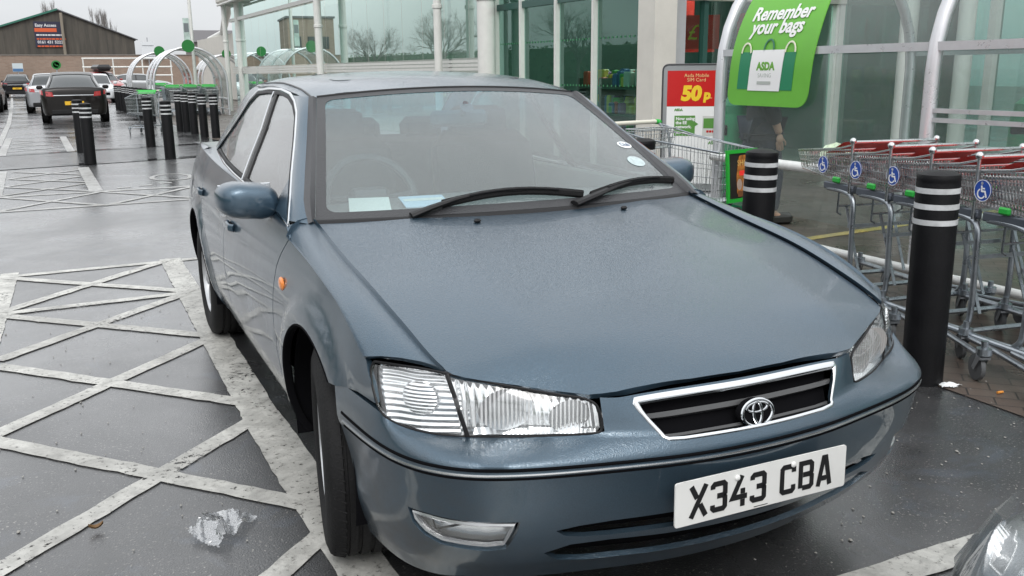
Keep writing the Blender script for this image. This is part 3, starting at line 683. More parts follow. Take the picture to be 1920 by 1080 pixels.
# the sign wrapped on the first bay of the shelter : outline in (y, arc length above z=1.1)
def S_sign(u,v,sg=1):
    u=np.asarray(u,float);v=np.asarray(v,float);zz=1.10+v;R_=1.1;cx=4.67
    th=np.clip((zz-1.40)/R_,0,3);x=np.where(zz<1.40,3.57,cx-R_*np.cos(th));z=np.where(zz<1.40,zz,1.40+R_*np.sin(th))
    nx=np.where(zz<1.40,-1,-np.cos(th));nz=np.where(zz<1.40,0,np.sin(th));return np.c_[x+nx*.045,u,z+nz*.045]
so_=rounded([(3.755,.035),(2.815,.035),(2.755,.6),(2.77,1.0),(3.66,1.0),(3.70,.6)],.12,7)
sign=panel('bag_sign',S_sign,so_,[],LIME,sh,.06,flip=True,depth=.008)
def on_sign(poly,name,m,off,step=.05): return panel(name,S_sign,poly,[],m,sign,step,flip=True,depth=.001,off=off)
on_sign([(3.626,.165),(2.98,.16),(2.957,.44),(3.60,.45)],'bag_print',DKGREEN,.003)
on_sign([(3.49,.155),(3.116,.153),(3.079,.46),(3.457,.462)],'bag_print_white',WHT,.006)
for y0,c in ((3.53,'white bag handle'),(3.02,'white bag handle'),(3.265,'dark bag handle')):
    P,nn=curve_on(S_sign,[(y0+.055*math.cos(a)-.0,(.44 if c[0]=='w' else .462)+.075*math.sin(a)) for a in np.linspace(0,math.pi,14)]);MB().tube(P-nn*.009,.008,6,normals=nn,flat=(.4,1)).build('bag_handle',mat(c,(.70,.70,.55) if c[0]=='w' else (.03,.16,.09),.4),sign)
def sign_text(s,size,y,v,m,shear=.25,bold=.0):
    me=text_mesh(s,size,.002,shear,bold);n=len(me.vertices);co=np.zeros(n*3);me.vertices.foreach_get('co',co);co=co.reshape(-1,3)
    # local x runs towards -y on the sign
    bm=bmesh.new();bm.from_mesh(me);bmesh.ops.subdivide_edges(bm,edges=[e for e in bm.edges if e.calc_length()>.05],cuts=2);bm.to_mesh(me);bm.free()
    n=len(me.vertices);co=np.zeros(n*3);me.vertices.foreach_get('co',co);co=co.reshape(-1,3)
    P=S_sign(y-co[:,0],v+co[:,1]);e=1e-3;dv=S_sign(y-co[:,0],v+co[:,1]+e)-P;nn=np.cross(np.array([[0,-1.,0]]),dv);nn/=np.linalg.norm(nn,axis=1)[:,None]
    P=P+nn*(.006+co[:,2:3]);me.vertices.foreach_set('co',P.ravel());me.update();me.materials.clear();me.materials.append(m);return link('sign_text',me,m,sign)
sign_text('Remember',.150,3.225,.690,WHT,.22,.004);sign_text('your bags',.150,3.235,.585,WHT,.22,.004)
sign_text('ASDA',.080,3.285,.315,mat('print green',(.12,.34,.03),.4),0,.004);sign_text('SAVING',.046,3.292,.258,mat('pale print grey',(.42,.45,.42),.4),0);sign_text('YOU MONEY',.038,3.41,.295,MATS['pale print grey'],0) if False else None
P_=panel('print_line',S_sign,[(3.375,.205),(3.215,.205),(3.215,.228),(3.375,.228)],[],MATS['pale print grey'],sign,.05,flip=True,depth=.001,off=.009)
# far shelters
def far_shelter(cx,y,label,n=3,dy=1.6,R_=1.2,zs=1.1):
    s=shelter([y+dy*i for i in range(n)],cx-R_,cx+R_,zs,POLYC,label,'trolley shelters',.04,False)
    for sx in (-1,1):
        q=MB();q.tube([(cx+sx*(R_-.05),y,.55),(cx+sx*(R_-.05),y+dy*(n-1),.55)],.03,8);q.tube([(cx+sx*(R_-.05),y,.2),(cx+sx*(R_-.05),y+dy*(n-1),.2)],.025,8);q.build('rail',ARCHM,s)
    d=MB();d.lathe([(.001,.01),(.21,.01),(.21,-.01),(.001,-.01)],28,Matrix.Translation((cx,y-.03,zs+R_+.04))@Matrix.Rotation(rad(90),4,'X'));d.build('round_sign',mat('shelter sign green',(.012,.17,.03),.4),s)
    return s
far_shelter(2.25,31.3,'arched trolley shelter with white hoops, nearest of the far ones beside the tall pole')
far_shelter(1.95,39.2,'arched trolley shelter with white hoops, leftmost of the far ones behind the bollard row')
far_shelter(5.4,44.5,'arched trolley shelter with white hoops behind the building corner post')
k=0
for cx,y,n,nmx in ((1.7,32.0,5,'nearest far shelter, left line'),(2.3,32.2,6,'nearest far shelter, middle line'),(2.9,32.0,5,'nearest far shelter, right line'),(1.95,40.2,4,'left far shelter')):
    for i in range(n):
        o=dup(FT_);o.location=(cx,y+.32*i,.006);o.rotation_euler=(0,0,rad(180));k+=1
        tag(o,'green flapped shopping trolley nested in the '+nmx,'trolley','trolleys nested under the far shelters, '+nmx)
# ================================================================== the store
WHITEW=mat('off white cladding',(.60,.58,.53),.45,var=.08,vscale=2);STEELW=mat('white painted steel',(.66,.66,.63),.4,var=.05);GREYW=mat('pale grey cladding and pier shade',(.40,.41,.42),.45,var=.06)
LOBBY=glass('pale lobby glass',(.50,.70,.65),2.6,.0,(.5,.5,.5),.006,rtint=(.80,.94,.90));SHOPG=glass('green shop glass',(.36,.62,.55),1.5,.0,(.5,.5,.5),.006,rtint=(.70,.95,.88))
DARKI=mat('dim shop interior',(.10,.15,.135),.8);FLOORI=mat('shop floor',(.22,.22,.20),.35);BACKI=mat('pale lobby wall',(.50,.50,.47),.8)
fA=Vector((5.384,7.80,0));fB=Vector((4.246,34.57,0));fd=(fB-fA).normalized();fn=Vector((-fd.y,fd.x,0))      # fn points to the car park
FL=(fB-fA).length
def fp(s,d,z): 
    p=fA+fd*s+fn*d;return (p.x,p.y,z)
fr_=math.atan2(fd.y,fd.x)
st=empty('store_building',(0,0,0),0,'glass fronted store with white columns, pale canopy and green tinted entrance glazing','store')
def fbox(m,s,d,z,ls,ld,lz,bev=0): m.box(fp(s,d,z),(ls,ld,lz),fr_,bev=bev)
# mullion stations measured along the front
mull=[0.0,1.23,2.28,3.40,4.30]
for i in range(4):
    a,b_=mull[i],mull[i+1]
    p=MB().add([fp(a,0,.1),fp(b_,0,.1),fp(b_,0,3.9),fp(a,0,3.9)],[(0,1,2,3)]).build('window_pane',SHOPG,st,smooth=False)
    m=MB();fbox(m,b_,.03,2.0,.05,.09,3.9);m.build('mullion',STEELW,st,smooth=False)
    m=MB();fbox(m,(a+b_)/2,.02,2.45,b_-a-.05,.05,.10);m.build('transom',mat('dark green frame',(.03,.09,.075),.4),st,smooth=False)
    for z in (1.86,1.21):
        for k in range(11): q=MB();fbox(q,a+.1+k*(b_-a-.2)/10,.008,z,.022,.004,.026);q.build('glass_marking',mat('glass marking green',(.04,.22,.09),.5),st,smooth=False)
lob=[4.36+i*1.12 for i in range(21)]
for a,b_ in zip(lob[:-1],lob[1:]):
    MB().add([fp(a+.008,0,1.66),fp(b_-.008,0,1.66),fp(b_-.008,0,3.28),fp(a+.008,0,3.28)],[(0,1,2,3)]).build('window_pane',LOBBY,st,smooth=False)
    MB().add([fp(a+.008,0,.12),fp(b_-.008,0,.12),fp(b_-.008,0,1.40),fp(a+.008,0,1.40)],[(0,1,2,3)]).build('window_pane',LOBBY,st,smooth=False)
    MB().add([fp(a+.008,0,3.42),fp(b_-.008,0,3.42),fp(b_-.008,0,3.93),fp(a+.008,0,3.93)],[(0,1,2,3)]).build('clerestory_pane',LOBBY,st,smooth=False)
m=MB()
for z in (1.46,1.53,1.60): fbox(m,(4.36+FL)/2,.05,z,FL-4.36,.05,.05)
m.build('front_rail',STEELW,st,smooth=False)
m=MB();fbox(m,(4.36+FL)/2,.04,3.35,FL-4.36,.12,.11);m.build('head_beam',STEELW,st,smooth=False)
m=MB();fbox(m,(4.36+FL)/2,-.05,.06,FL-4.36,.1,.12);m.build('plinth',GREYW,st,smooth=False)
for i,a in enumerate(lob[1:-1]):
    if i%3==1:
        m=MB();fbox(m,a,-.10,2.0,.05,.07,3.9);m.build('mullion',STEELW,st,smooth=False)
for s_,d,r in ((4.12,.32,.15),(4.50,.20,.075),(6.15,.33,.075),(14.0,.33,.095),(26.6,.30,.09),(25.35,.05,.12)):
    m=MB();m.tube([fp(s_,d,0),fp(s_,d,3.97)],r,20);c=m.build('column',STEELW,st)
    m=MB();m.lathe([(r+.004,2.55),(r+.02,2.56),(r+.02,2.62),(r+.004,2.63)],20,Matrix.Translation(fp(s_,d,0)));m.build('column_collar',STEELW,c)
# roof canopy and soffit
m=MB();fbox(m,(4.0+FL)/2+.1,-.25,4.11,FL-3.8,1.5,.30,.05);m.build('canopy',WHITEW,st)
m=MB();fbox(m,(4.0+FL)/2+.1,-.15,4.44,FL-3.8,1.3,.36);m.build('canopy_fascia',GREYW,st)
m=MB();fbox(m,1.95,.12,4.34,4.3,.5,.8);m.build('entrance_fascia',WHITEW,st,smooth=False)
for a in np.arange(6.5,FL,2.35):
    m=MB();m.tube([fp(a,.46,3.90),fp(a,.05,3.90)],.045,8);m.tube([fp(a,.46,3.88),fp(a+1.2,.42,3.88)],.03,8);m.build('soffit_bracket',STEELW,st)
m=MB();m.tube([fp(6,.47,3.90),fp(FL,.47,3.90)],.04,10);m.build('eaves_pipe',STEELW,st)
# pier, return wall and set-back front
m=MB();fbox(m,-.22,.02,2.1,.36,.34,4.2);m.build('pier',WHITEW,st,smooth=False)
m=MB();m.box((5.70,7.62,2.1),(.24,.06,4.2),0);m.build('pier_shaded_side',GREYW,st,smooth=False)  # right face of the white pier, its shading put in as grey colour
m=MB();m.box((7.2,7.73,2.345),(2.8,.16,.09));m.build('lintel',WHITEW,st,smooth=False)
m=MB();m.box((7.2,7.75,3.3),(2.8,.10,1.8));m.build('upper_wall',GREYW,st,smooth=False)
MB().add([(5.82,7.77,.1),(8.55,7.77,.1),(8.55,7.77,2.30),(5.82,7.77,2.30)],[(3,2,1,0)]).build('window_pane',SHOPG,st,smooth=False)
for x in (6.22,7.15,8.50): m=MB();m.box((x,7.75,1.2),(.07,.10,2.19));m.build('mullion',mat('dark green frame',(.03,.09,.075),.4) if x<8 else STEELW,st,smooth=False)
for y0 in (7.7,6.45,5.2,3.9,2.6,1.3,0,-1.3,-2.6,-3.9):
    MB().add([(8.6,y0,.1),(8.6,y0-1.25,.1),(8.6,y0-1.25,3.0),(8.6,y0,3.0)],[(0,1,2,3)]).build('window_pane',SHOPG,st,smooth=False)
    m=MB();m.box((8.57,y0+.02,1.5),(.12,.10,3.0));m.build('mullion',STEELW,st,smooth=False)
for x,y,w in ((8.35,6.3,.22),(8.3,5.4,.20),(8.0,3.1,.16)): m=MB();m.tube([(x,y,0),(x,y,3.4)],w/2,18);m.build('column',STEELW,st)
m=MB();m.box((8.9,1.2,3.6),(.8,11.5,1.3));m.build('entrance_fascia',WHITEW,st,smooth=False)
# inside
MB().add([fp(-.2,-.1,.03),fp(FL,-.1,.03),fp(FL,-9,.03),fp(-.2,-9,.03)],[(3,2,1,0)]).build('shop_floor',FLOORI,st,smooth=False)
MB().add([(8.7,6.9,.03),(8.7,-5,.03),(16,-5,.03),(16,6.9,.03)],[(0,1,2,3)]).build('shop_floor',FLOORI,st,smooth=False)
MB().add([fp(-1,-4.8,0),fp(4.3,-4.8,0),fp(4.3,-4.8,4.2),fp(-1,-4.8,4.2)],[(0,1,2,3)]).build('back_wall',DARKI,st,smooth=False)
MB().add([fp(4.3,-.1,0),fp(4.3,-4.8,0),fp(4.3,-4.8,4.2),fp(4.3,-.1,4.2)],[(0,1,2,3)]).build('inner_wall',DARKI,st,smooth=False)
MB().add([fp(-1,-.15,3.2),fp(4.28,-.15,3.2),fp(4.28,-5,3.2),fp(-1,-5,3.2)],[(0,1,2,3)]).build('shop_ceiling',mat('shop ceiling',(.30,.30,.29),.8),st,smooth=False)
MB().add([(8.7,7,3.1),(8.7,-5,3.1),(16,-5,3.1),(16,7,3.1)],[(0,1,2,3)]).build('shop_ceiling',MATS['shop ceiling'],st,smooth=False)
MB().add([(13,7,0),(13,-5,0),(13,-5,3.1),(13,7,3.1)],[(0,1,2,3)]).build('back_wall',DARKI,st,smooth=False)
MB().add([fp(4.33,-3.6,0),fp(FL,-3.6,0),fp(FL,-3.6,3.95),fp(4.33,-3.6,3.95)],[(0,1,2,3)]).build('back_wall',BACKI,st,smooth=False)
m=MB();fbox(m,FL+2.5,-4.5,2.2,5,5.5,4.4);m.build('side_block',WHITEW,st,smooth=False)
m=MB();m.tube([fp(FL-.3,.1,4.02),(6.4,52,3.6),(6.7,60,3.5)],.18,12);m.build('side_coping',STEELW,st)
m=MB();m.box((7.6,48,1.75),(2.5,24,3.4),rad(2));m.build('side_wall',WHITEW,st,smooth=False)
# goods and hanging offers seen through the shop glass
COLS=[(.55,.05,.03),(.55,.35,.03),(.06,.30,.06),(.5,.5,.45),(.35,.12,.30),(.60,.45,.10),(.05,.12,.30)]
def display(x,y,rz,label):
    o=empty('display_shelf',(x,y,0),rz,label,'display shelf','goods displays behind the shop glass')
    m=MB()
    for z in (.35,.75,1.15): m.box((0,0,z),(1.1,.5,.03))
    for sx in (-.55,.55): m.box((sx,0,.65),(.03,.5,1.3))
    m.build('shelf_rack',mat('shelf grey',(.08,.10,.09),.6),o,smooth=False)
    for c in range(7):
        m=MB()
        for k in range(11):
            z=random.choice((.37,.77,1.17));h=random.uniform(.12,.28);m.box((random.uniform(-.5,.5),random.uniform(-.2,.2),z+h/2),(random.uniform(.06,.16),.12,h),random.uniform(-.3,.3),bev=.02)
        m.build('goods',mat('goods %s'%'abcdefg'[c],COLS[c],.45),o)
    return o
for i,(s_,d) in enumerate(((.6,-.9),(1.75,-1.0),(2.85,-1.3))):
    p=fp(s_,d,0);display(p[0],p[1],fr_,['display shelf of packed goods behind the glass next to the white pier','display shelf of packed goods behind the middle green pane','display shelf of packed goods behind the pane by the round column'][i])
display(7.3,8.9,0,'display shelf of packed goods behind the window right of the pier')
def offer(x,y,z,rz,label):
    o=empty('hanging_sign',(x,y,z),rz,label,'hanging sign','red offer signs hung inside the shop')
    MB().box((0,0,0),(.62,.02,.48)).build('sign_board',RED,o,smooth=False);text('sign_price','£2',.30,Matrix.Translation((0,-.013,-.10))@Matrix.Rotation(rad(90),4,'X'),mat('price yellow',(.80,.55,.02),.5),o,depth=.002,shear=.15)
    m=MB()
    for x_ in (-.25,.25): m.tube([(x_,0,.24),(x_,0,1.0)],.004,4)
    m.build('hanger',mat('thin wire',(.3,.3,.3),.5),o)
p=fp(1.0,-1.6,0);offer(p[0],p[1],1.95,rad(-40),'red hanging £2 sign inside, left of the white pier')
p=fp(.25,-2.1,0);offer(p[0],p[1],1.95,rad(-40),'red hanging £2 sign inside, closest to the white pier')
p=fp(2.6,-2.4,0);offer(p[0],p[1],2.35,rad(-40),'red hanging £2 sign inside, highest, behind the middle green pane')
offer(7.35,9.5,1.92,rad(-25),'red hanging £2 sign inside the window right of the white pier')
for i,(s_,d,z) in enumerate(((.8,-2.3,3.12),(2.4,-2.3,3.12))):
    p=fp(s_,d,z);o=MB().box(p,(1.5,.2,.05),fr_).build('ceiling_lamp',mat('lit shop lamp',(1,.97,.9),.5,emit=22.),None,smooth=False);tag(o,['lit ceiling lamp inside the shop near the pier','lit ceiling lamp inside the shop behind the middle pane'][i],'ceiling lamp')
# poster stand
ps=empty('poster_stand',(4.585,5.67,.006),rad(-30),'grey framed poster stand with red 50p poster before the white pier','poster stand')
m=MB();R_=rounded([(-.335,.12),(.335,.12),(.335,1.47),(-.335,1.47)],.07,6)
MF=frame((0,0,0),(1,0,0),(0,0,1))
m.prism(R_,MF@Matrix.Translation((0,0,-.03)),.05);m.box((0,.0,.06),(.5,.4,.10),bev=.03);m.build('stand_frame',mat('silver grey frame',(.34,.35,.36),.35,.4),ps)
o=MB();o.tube([MF@Vector((x,y,.021)) for x,y in R_],.009,8,closed=True,normals=[MF.to_3x3()@Vector((0,0,1))]*len(R_));o.build('frame_seal',mat('dark frame seal',(.05,.05,.055),.5),ps)
Mq=MF@Matrix.Translation((0,0,.021))
pr=MB();pr.prism([(-.285,.20),(.285,.20),(.285,1.03),(-.285,1.03)],Mq,.002);pr=pr.build('poster_white',WHT,ps,smooth=False)
REDP=mat('red poster',(.52,.012,.012),.3);YEL=mat('price yellow',(.80,.55,.02),.5);GRNP=mat('poster green',(.10,.27,.055),.4)
pq=MB();pq.prism([(-.285,1.033),(.285,1.033),(.285,1.405),(-.285,1.405)],Mq,.002);pq=pq.build('poster_red',REDP,ps,smooth=False)
CREAM=mat('pale yellow print',(.72,.50,.22),.5)
text('poster_text','50',.205,Mq@Matrix.Translation((-.035,1.10,.0035)),YEL,pq,bold=.012,shear=.12,depth=.002)
text('poster_text','p',.135,Mq@Matrix.Translation((.135,1.11,.0035)),YEL,pq,bold=.008,shear=.12,depth=.002)
text('poster_text','Asda Mobile',.052,Mq@Matrix.Translation((.02,1.338,.0035)),CREAM,pq,depth=.002);text('poster_text','SIM Card',.052,Mq@Matrix.Translation((.02,1.292,.0035)),CREAM,pq,depth=.002)
MB().prism([(.145,1.115),(.19,1.115),(.19,1.123),(.145,1.123)],Mq@Matrix.Translation((0,0,.003)),.001).build('poster_small_print',CREAM,pq,smooth=False)
MB().prism([(-.20,.72),(.02,.72),(.02,.82),(.055,.845),(.02,.87),(.02,.935),(-.20,.935)],Mq@Matrix.Translation((0,0,.003)),.001).build('speech_panel',GRNP,pr,smooth=False)
for i,(s_,z) in enumerate((('Now using',.888),('the EE',.845),('network.',.802))): text('poster_text',s_,.046,Mq@Matrix.Translation((-.185,z,.005)),WHT,pr,align='LEFT',bold=.0015,depth=.001)
MB().prism([(-.185,.745),(-.03,.745),(-.03,.758),(-.185,.758)],Mq@Matrix.Translation((0,0,.0045)),.001).build('small_print',WHT,pr,smooth=False)
MB().prism([(.10,.72),(.235,.72),(.235,.93),(.10,.93)],Mq@Matrix.Translation((0,0,.003)),.001).build('picture_frame',mat('pale grey print',(.58,.58,.56),.4),pr,smooth=False)
MB().prism([(.11,.80),(.225,.80),(.225,.905),(.11,.905)],Mq@Matrix.Translation((0,0,.0045)),.001).build('picture_panel',GRNP,pr,smooth=False)
for x in (.155,.185,.215): MB().prism([(x-.012,.755),(x+.012,.755),(x+.012,.778),(x-.012,.778)],Mq@Matrix.Translation((0,0,.0045)),.001).build('picture_button',REDP,pr,smooth=False)
text('poster_text','ASDA',.034,Mq@Matrix.Translation((-.16,.985,.0035)),GRNP,pr,depth=.001,bold=.002);text('poster_text','ASDA',.045,Mq@Matrix.Translation((.225,.63,.0035)),GRNP,pr,depth=.001,bold=.002)
# green bins seen through the shelter
def bin_(x,y,label,k=1.):
    o=empty('litter_bin',(x,y,.006),0,label,'litter bin','green bins behind the trolley shelter')
    MB().lathe([(.26,0),(.27,.05),(.27,.95),(.25,1.0)],28).build('bin_body',mat('bin green',(.01,.24,.10),.4,var=.1),o)
    MB().lathe([(.25,1.0),(.24,1.08),(.15,1.16),(.001,1.19)],28).build('bin_lid',mat('bin lid green',(.012,.20,.09),.4),o)
    MB().box((-.262,0,.85),(.03,.24,.10),0,bev=.02).build('bin_mouth',GAP,o);o.scale=(k,k,1)
bin_(6.75,3.2,'round green litter bin behind the second shelter arch');bin_(4.31,4.62,'slim green litter bin standing left of the dark clothed person',.52)
# ================================================================== warehouse, wall, sky line
BRK=bpy.data.materials.new('brown brick wall');BRK.use_nodes=True;t=BRK.node_tree;b=t.nodes['Principled BSDF'];tcv=N(t,'ShaderNodeTexCoord').outputs['Object']
br=N(t,'ShaderNodeTexBrick');br.inputs['Scale'].default_value=1;br.inputs['Brick Width'].default_value=.45;br.inputs['Row Height'].default_value=.15;br.inputs['Mortar Size'].default_value=.012
br.inputs['Color1'].default_value=(.25,.17,.125,1);br.inputs['Color2'].default_value=(.30,.215,.165,1);br.inputs['Mortar'].default_value=(.27,.24,.21,1)
mp3=N(t,'ShaderNodeMapping');mp3.inputs['Rotation'].default_value=(rad(90),0,0);t.links.new(tcv,mp3.inputs[0]);t.links.new(mp3.outputs[0],br.inputs[0])
t.links.new(mixc(t,math_node(t,'MULTIPLY',ramp(t,noise(t,tcv,.35,5,.7),.3,.7),.5),br.outputs[0],(.19,.15,.12,1)),b.inputs['Base Color']);b.inputs['Roughness'].default_value=.85
SHEET=bpy.data.materials.new('weathered dark sheeting');SHEET.use_nodes=True;t=SHEET.node_tree;b=t.nodes['Principled BSDF'];tcv=N(t,'ShaderNodeTexCoord').outputs['Object']
mp4=N(t,'ShaderNodeMapping');mp4.inputs['Scale'].default_value=(1.6,1,.12);t.links.new(tcv,mp4.inputs[0])
t.links.new(mixc(t,ramp(t,noise(t,mp4.outputs[0],1.2,6,.7),.3,.72),(.040,.038,.034,1),(.105,.092,.075,1)),b.inputs['Base Color']);b.inputs['Roughness'].default_value=.8
wh=empty('warehouse',(-2.25,120,0),0,'dark weathered gable warehouse with advert banner at the end of the car park','warehouse')
V=[(-9.2,0,0),(8.0,0,0),(8.0,0,5.6),(0,0,8.75),(-9.2,0,5.9)]
V=V+[(x,40,z) for x,y,z in V];MB().add(V,[(0,1,2,3,4),(9,8,7,6,5),(0,5,6,1),(1,6,7,2),(0,4,9,5)]).build('sheeted_wall',SHEET,wh,smooth=False)
MB().add([(-9.6,-.3,5.78),(0,-.3,8.86),(8.4,-.3,5.48),(8.4,40,5.48),(0,40,8.86),(-9.6,40,5.78),(-9.6,-.3,5.66),(0,-.3,8.72),(8.4,-.3,5.36)],[(0,1,4,5),(1,2,3,4),(0,6,7,1),(1,7,8,2)]).build('roof',mat('grey roof sheet',(.10,.10,.11),.6),wh,smooth=False)
MB().add([(-9.6,-.32,5.80),(0,-.32,8.92),(0,-.32,8.70),(-9.6,-.32,5.60)],[(3,2,1,0)]).build('barge_board',mat('green barge board',(.02,.13,.09),.5),wh,smooth=False)
bn=MB().box((-1.1,-.10,6.0),(3.1,.08,2.85)).build('banner',mat('navy banner',(.018,.018,.045),.5),wh,smooth=False)
WT=mat('banner white',(.62,.62,.64),.6);OR=mat('banner orange',(.60,.10,.03),.6)
Rx=Matrix.Rotation(rad(90),4,'X')
text('banner_text','Easy Access',.46,Matrix.Translation((-1.4,-.15,6.86))@Rx,WT,bn,bold=.012);text('banner_text','0161 431 5222',.44,Matrix.Translation((-1.1,-.15,4.98))@Rx,WT,bn,bold=.012)
MB().box((-1.45,-.15,6.48),(2.3,.01,.42)).build('banner_block',OR,bn,smooth=False)
for z,c,w in ((5.92,WT,2.8),(5.48,OR,2.8),(4.66,OR,2.8)):
    q=MB();x=-1.1-w/2
    while x<-1.1+w/2-.1:
        l=random.uniform(.18,.5);q.box((x+l/2,-.15,z),(l-.07,.01,.17));x+=l
    q.build('banner_line',c,bn,smooth=False)
wl=MB();wl.box((2,112,1.75),(60,.35,3.5));wl=wl.build('brick_wall',BRK,None,smooth=False);tag(wl,'long brown brick boundary wall in front of the dark warehouse','wall')
MB().box((2,112,3.53),(60,.5,.08)).build('wall_coping',mat('stone coping',(.22,.20,.18),.8),wl,smooth=False)
sb=empty('white_sign_panel',(6.9,111.3,0),0,'blank white sign panel on posts right of the warehouse','sign')
MB().box((-.3,0,4.0),(1.4,.08,1.9)).build('sign_panel',mat('white sign sheet',(.62,.64,.66),.5),sb,smooth=False);m=MB();m.tube([(-.3,.1,0),(-.3,.1,5.4)],.05,8);m.tube([(-.9,-.06,4.55),(.3,-.06,4.55)],.03,6);m.tube([(-.9,-.06,3.4),(.3,-.06,3.4)],.03,6);m.build('sign_post',mat('grey post',(.3,.31,.33),.5),sb)
sg_=empty('wall_sign',(-6.6,110,0),0,'small pale and blue sign board before the brick wall','sign')
MB().box((0,0,2.2),(1.0,.06,.9)).build('sign_board',mat('sign pale',(.50,.56,.58),.5),sg_,smooth=False);MB().box((0,-.05,1.95),(.96,.02,.3)).build('sign_stripe',mat('sign blue stripe',(.06,.15,.30),.5),sg_,smooth=False);m=MB();m.tube([(0,.06,0),(0,.06,2.6)],.05);m.build('sign_post',MATS['grey post'],sg_)
rs=empty('round_sign_post',(-2.45,76,0),0,'round green and white sign on a post behind the dark hatchback','sign')
Md=Matrix.Translation((0,-.05,2.15))@Rx
q=MB();q.lathe([(.001,.03),(.33,.03),(.33,0),(.001,0)],28,Md);q.build('sign_face',mat('shelter sign green',(.012,.17,.03),.4),rs);q=MB();q.lathe([(.001,.034),(.22,.034)],24,Md);q.build('sign_centre',WHT,rs)
q=MB()
for pa in stroke([(-.10,.10),(-.02,-.04),(.10,-.04),(.14,-.14)],.06): q.prism(pa,Md@Matrix.Translation((0,0,.036)),.004)
q.build('sign_symbol',MATS['shelter sign green'],rs,smooth=False);m=MB();m.tube([(0,0,0),(0,0,1.9)],.045,8);m.build('post',MATS['grey post'],rs)
# tall poles
pl=empty('banner_pole',(2.55,32.6,0),0,'tall white pole with a narrow pale banner by the trolley shelters','pole')
m=MB();m.tube([(0,0,0),(0,0,5.2)],.058,14);m.build('pole_shaft',STEELW,pl);m=MB();m.box((-.17,-.04,2.85),(.20,.02,.95));m.build('pole_banner',mat('pale green banner',(.42,.52,.48),.5,var=.3,vscale=6),pl,smooth=False)
m=MB();m.box((-.17,-.055,3.0),(.16,.006,.30));m.build('banner_print',mat('grey banner print',(.16,.18,.19),.5),pl,smooth=False)
l2=empty('lamp_post',(7.2,46,0),0,'tall pale lighting column beyond the store corner','lamp post')
m=MB();m.tube([(0,0,0),(0,0,9)],[.10,.07],12);m.build('lamp_shaft',STEELW,l2);m=MB();m.tube([(0,0,9),(-1.2,0,9.2)],.04);m.box((-1.5,0,9.2),(.7,.25,.12),bev=.04);m.build('lamp_head',STEELW,l2)
wp=MB();wp.box((0,0,0),(4.6,.12,3.2));q=wp.build('advert_frame_post',STEELW,None,smooth=False) if False else None
tp=MB();tp.tube([(-1.92,119.3,4.0),(-1.92,119.3,8.4)],.16,10);o=tp.build('timber_pole',mat('weathered timber',(.23,.20,.16),.8),None);o.data.transform(Matrix.Translation((0,0,0)));tag(o,'pale timber telegraph pole against the dark warehouse gable','pole')
MB().tube([(-1.92,119.3,0),(-1.92,119.3,4.0)],.16,10).build('pole_foot',MATS['weathered timber'],o)
# white barrier rails far off
rl=MB()
for z in (1.3,2.1,2.9): rl.tube([(-.5,95,z),(7.5,95,z)],.07,8)
for x in (-.4,2.2,4.8,7.4): rl.tube([(x,95,0),(x,95,2.95)],.06,8)
tag(rl.build('white_railing',STEELW),'high white railing in front of the brick wall beside the far shelters','railing')
fbld=empty('far_house',(27.2,150,0),0,'low grey pitched roof building beyond the store, far off','house')
MB().box((0,0,3.0),(24,9,6.0)).build('house_wall',mat('far wall',(.22,.20,.19),.8),fbld,smooth=False);MB().add([(-12.3,-5,6.0),(12.3,-5,6.0),(12.3,5,6.0),(-12.3,5,6.0),(-11.2,0,7.9),(11,0,7.9)],[(0,1,5,4),(1,2,5),(2,3,4,5),(3,0,4)]).build('roof',mat('slate',(.12,.115,.12),.7),fbld,smooth=False)
# ================================================================== bare trees
BARK=mat('bare bark',(.11,.095,.085),.9,var=.3);TWIG=mat('grey twigs',(.17,.155,.145),.9)
def branch(mb,tw,p,d,l,r,depth,spread,upb):
    n=3;P=[p];dd=d.copy();q=p.copy()
    for i in range(n):
        dd=(dd+Vector((random.gauss(0,.12),random.gauss(0,.12),random.gauss(0,.08)+upb*.12))).normalized();q=q+dd*l/n;P.append(q.copy())
    (mb if depth>2 else tw).tube(P,[r,r*.85,r*.7,r*.55],6 if depth>2 else 3,caps=False)
    if depth==0: return
    for k in range(4 if depth>2 else 5):
        t=random.uniform(.35,1.0);i=min(n-1,int(t*n));b=P[i].lerp(P[i+1],t*n-i)
        ax_=Vector((random.gauss(0,1),random.gauss(0,1),random.gauss(0,1))).cross(dd)
        if ax_.length<.01: continue
        nd=(Matrix.Rotation(random.uniform(.35,1.)*spread,3,ax_.normalized())@dd).normalized()
        branch(mb,tw,b,nd,l*random.uniform(.55,.78),r*.5,depth-1,spread,upb)
def tree(h,spread,upb,depth=4):
    o=empty('bare_tree');a=MB();b_=MB();a.tube([(0,0,0),(.03,0,h*.2),(0,.03,h*.36)],[h*.022,h*.018,h*.014],10)
    for k in range(6):
        an=k*1.05+random.random();branch(a,b_,Vector((0,0,h*random.uniform(.2,.36))),Vector((math.cos(an)*spread*.8,math.sin(an)*spread*.8,1)).normalized(),h*random.uniform(.26,.36),h*.010,depth,spread,upb)
    a.build('trunk',BARK,o);b_.build('crown',TWIG,o);return o
T0=tree(8,1.0,.6);P0=tree(15,.17,2.4)
for i,(x,y,s,lab) in enumerate(((-4.0,165,.72,'slim bare poplar rising over the warehouse ridge, left one'),(-3.0,166,.66,'slim bare poplar rising over the warehouse ridge, right one'),(2.88,150,.62,'slim bare poplar right of the warehouse ridge, left of the pair'),(4.1,151,.60,'slim bare poplar right of the warehouse ridge, right of the pair'))):
    o=P0 if i==0 else dup(P0);o.location=(x,y,0);o.rotation_euler=(0,0,i*1.7);o.scale=(s,s,s);tag(o,lab,'tree','bare poplars behind the warehouse')
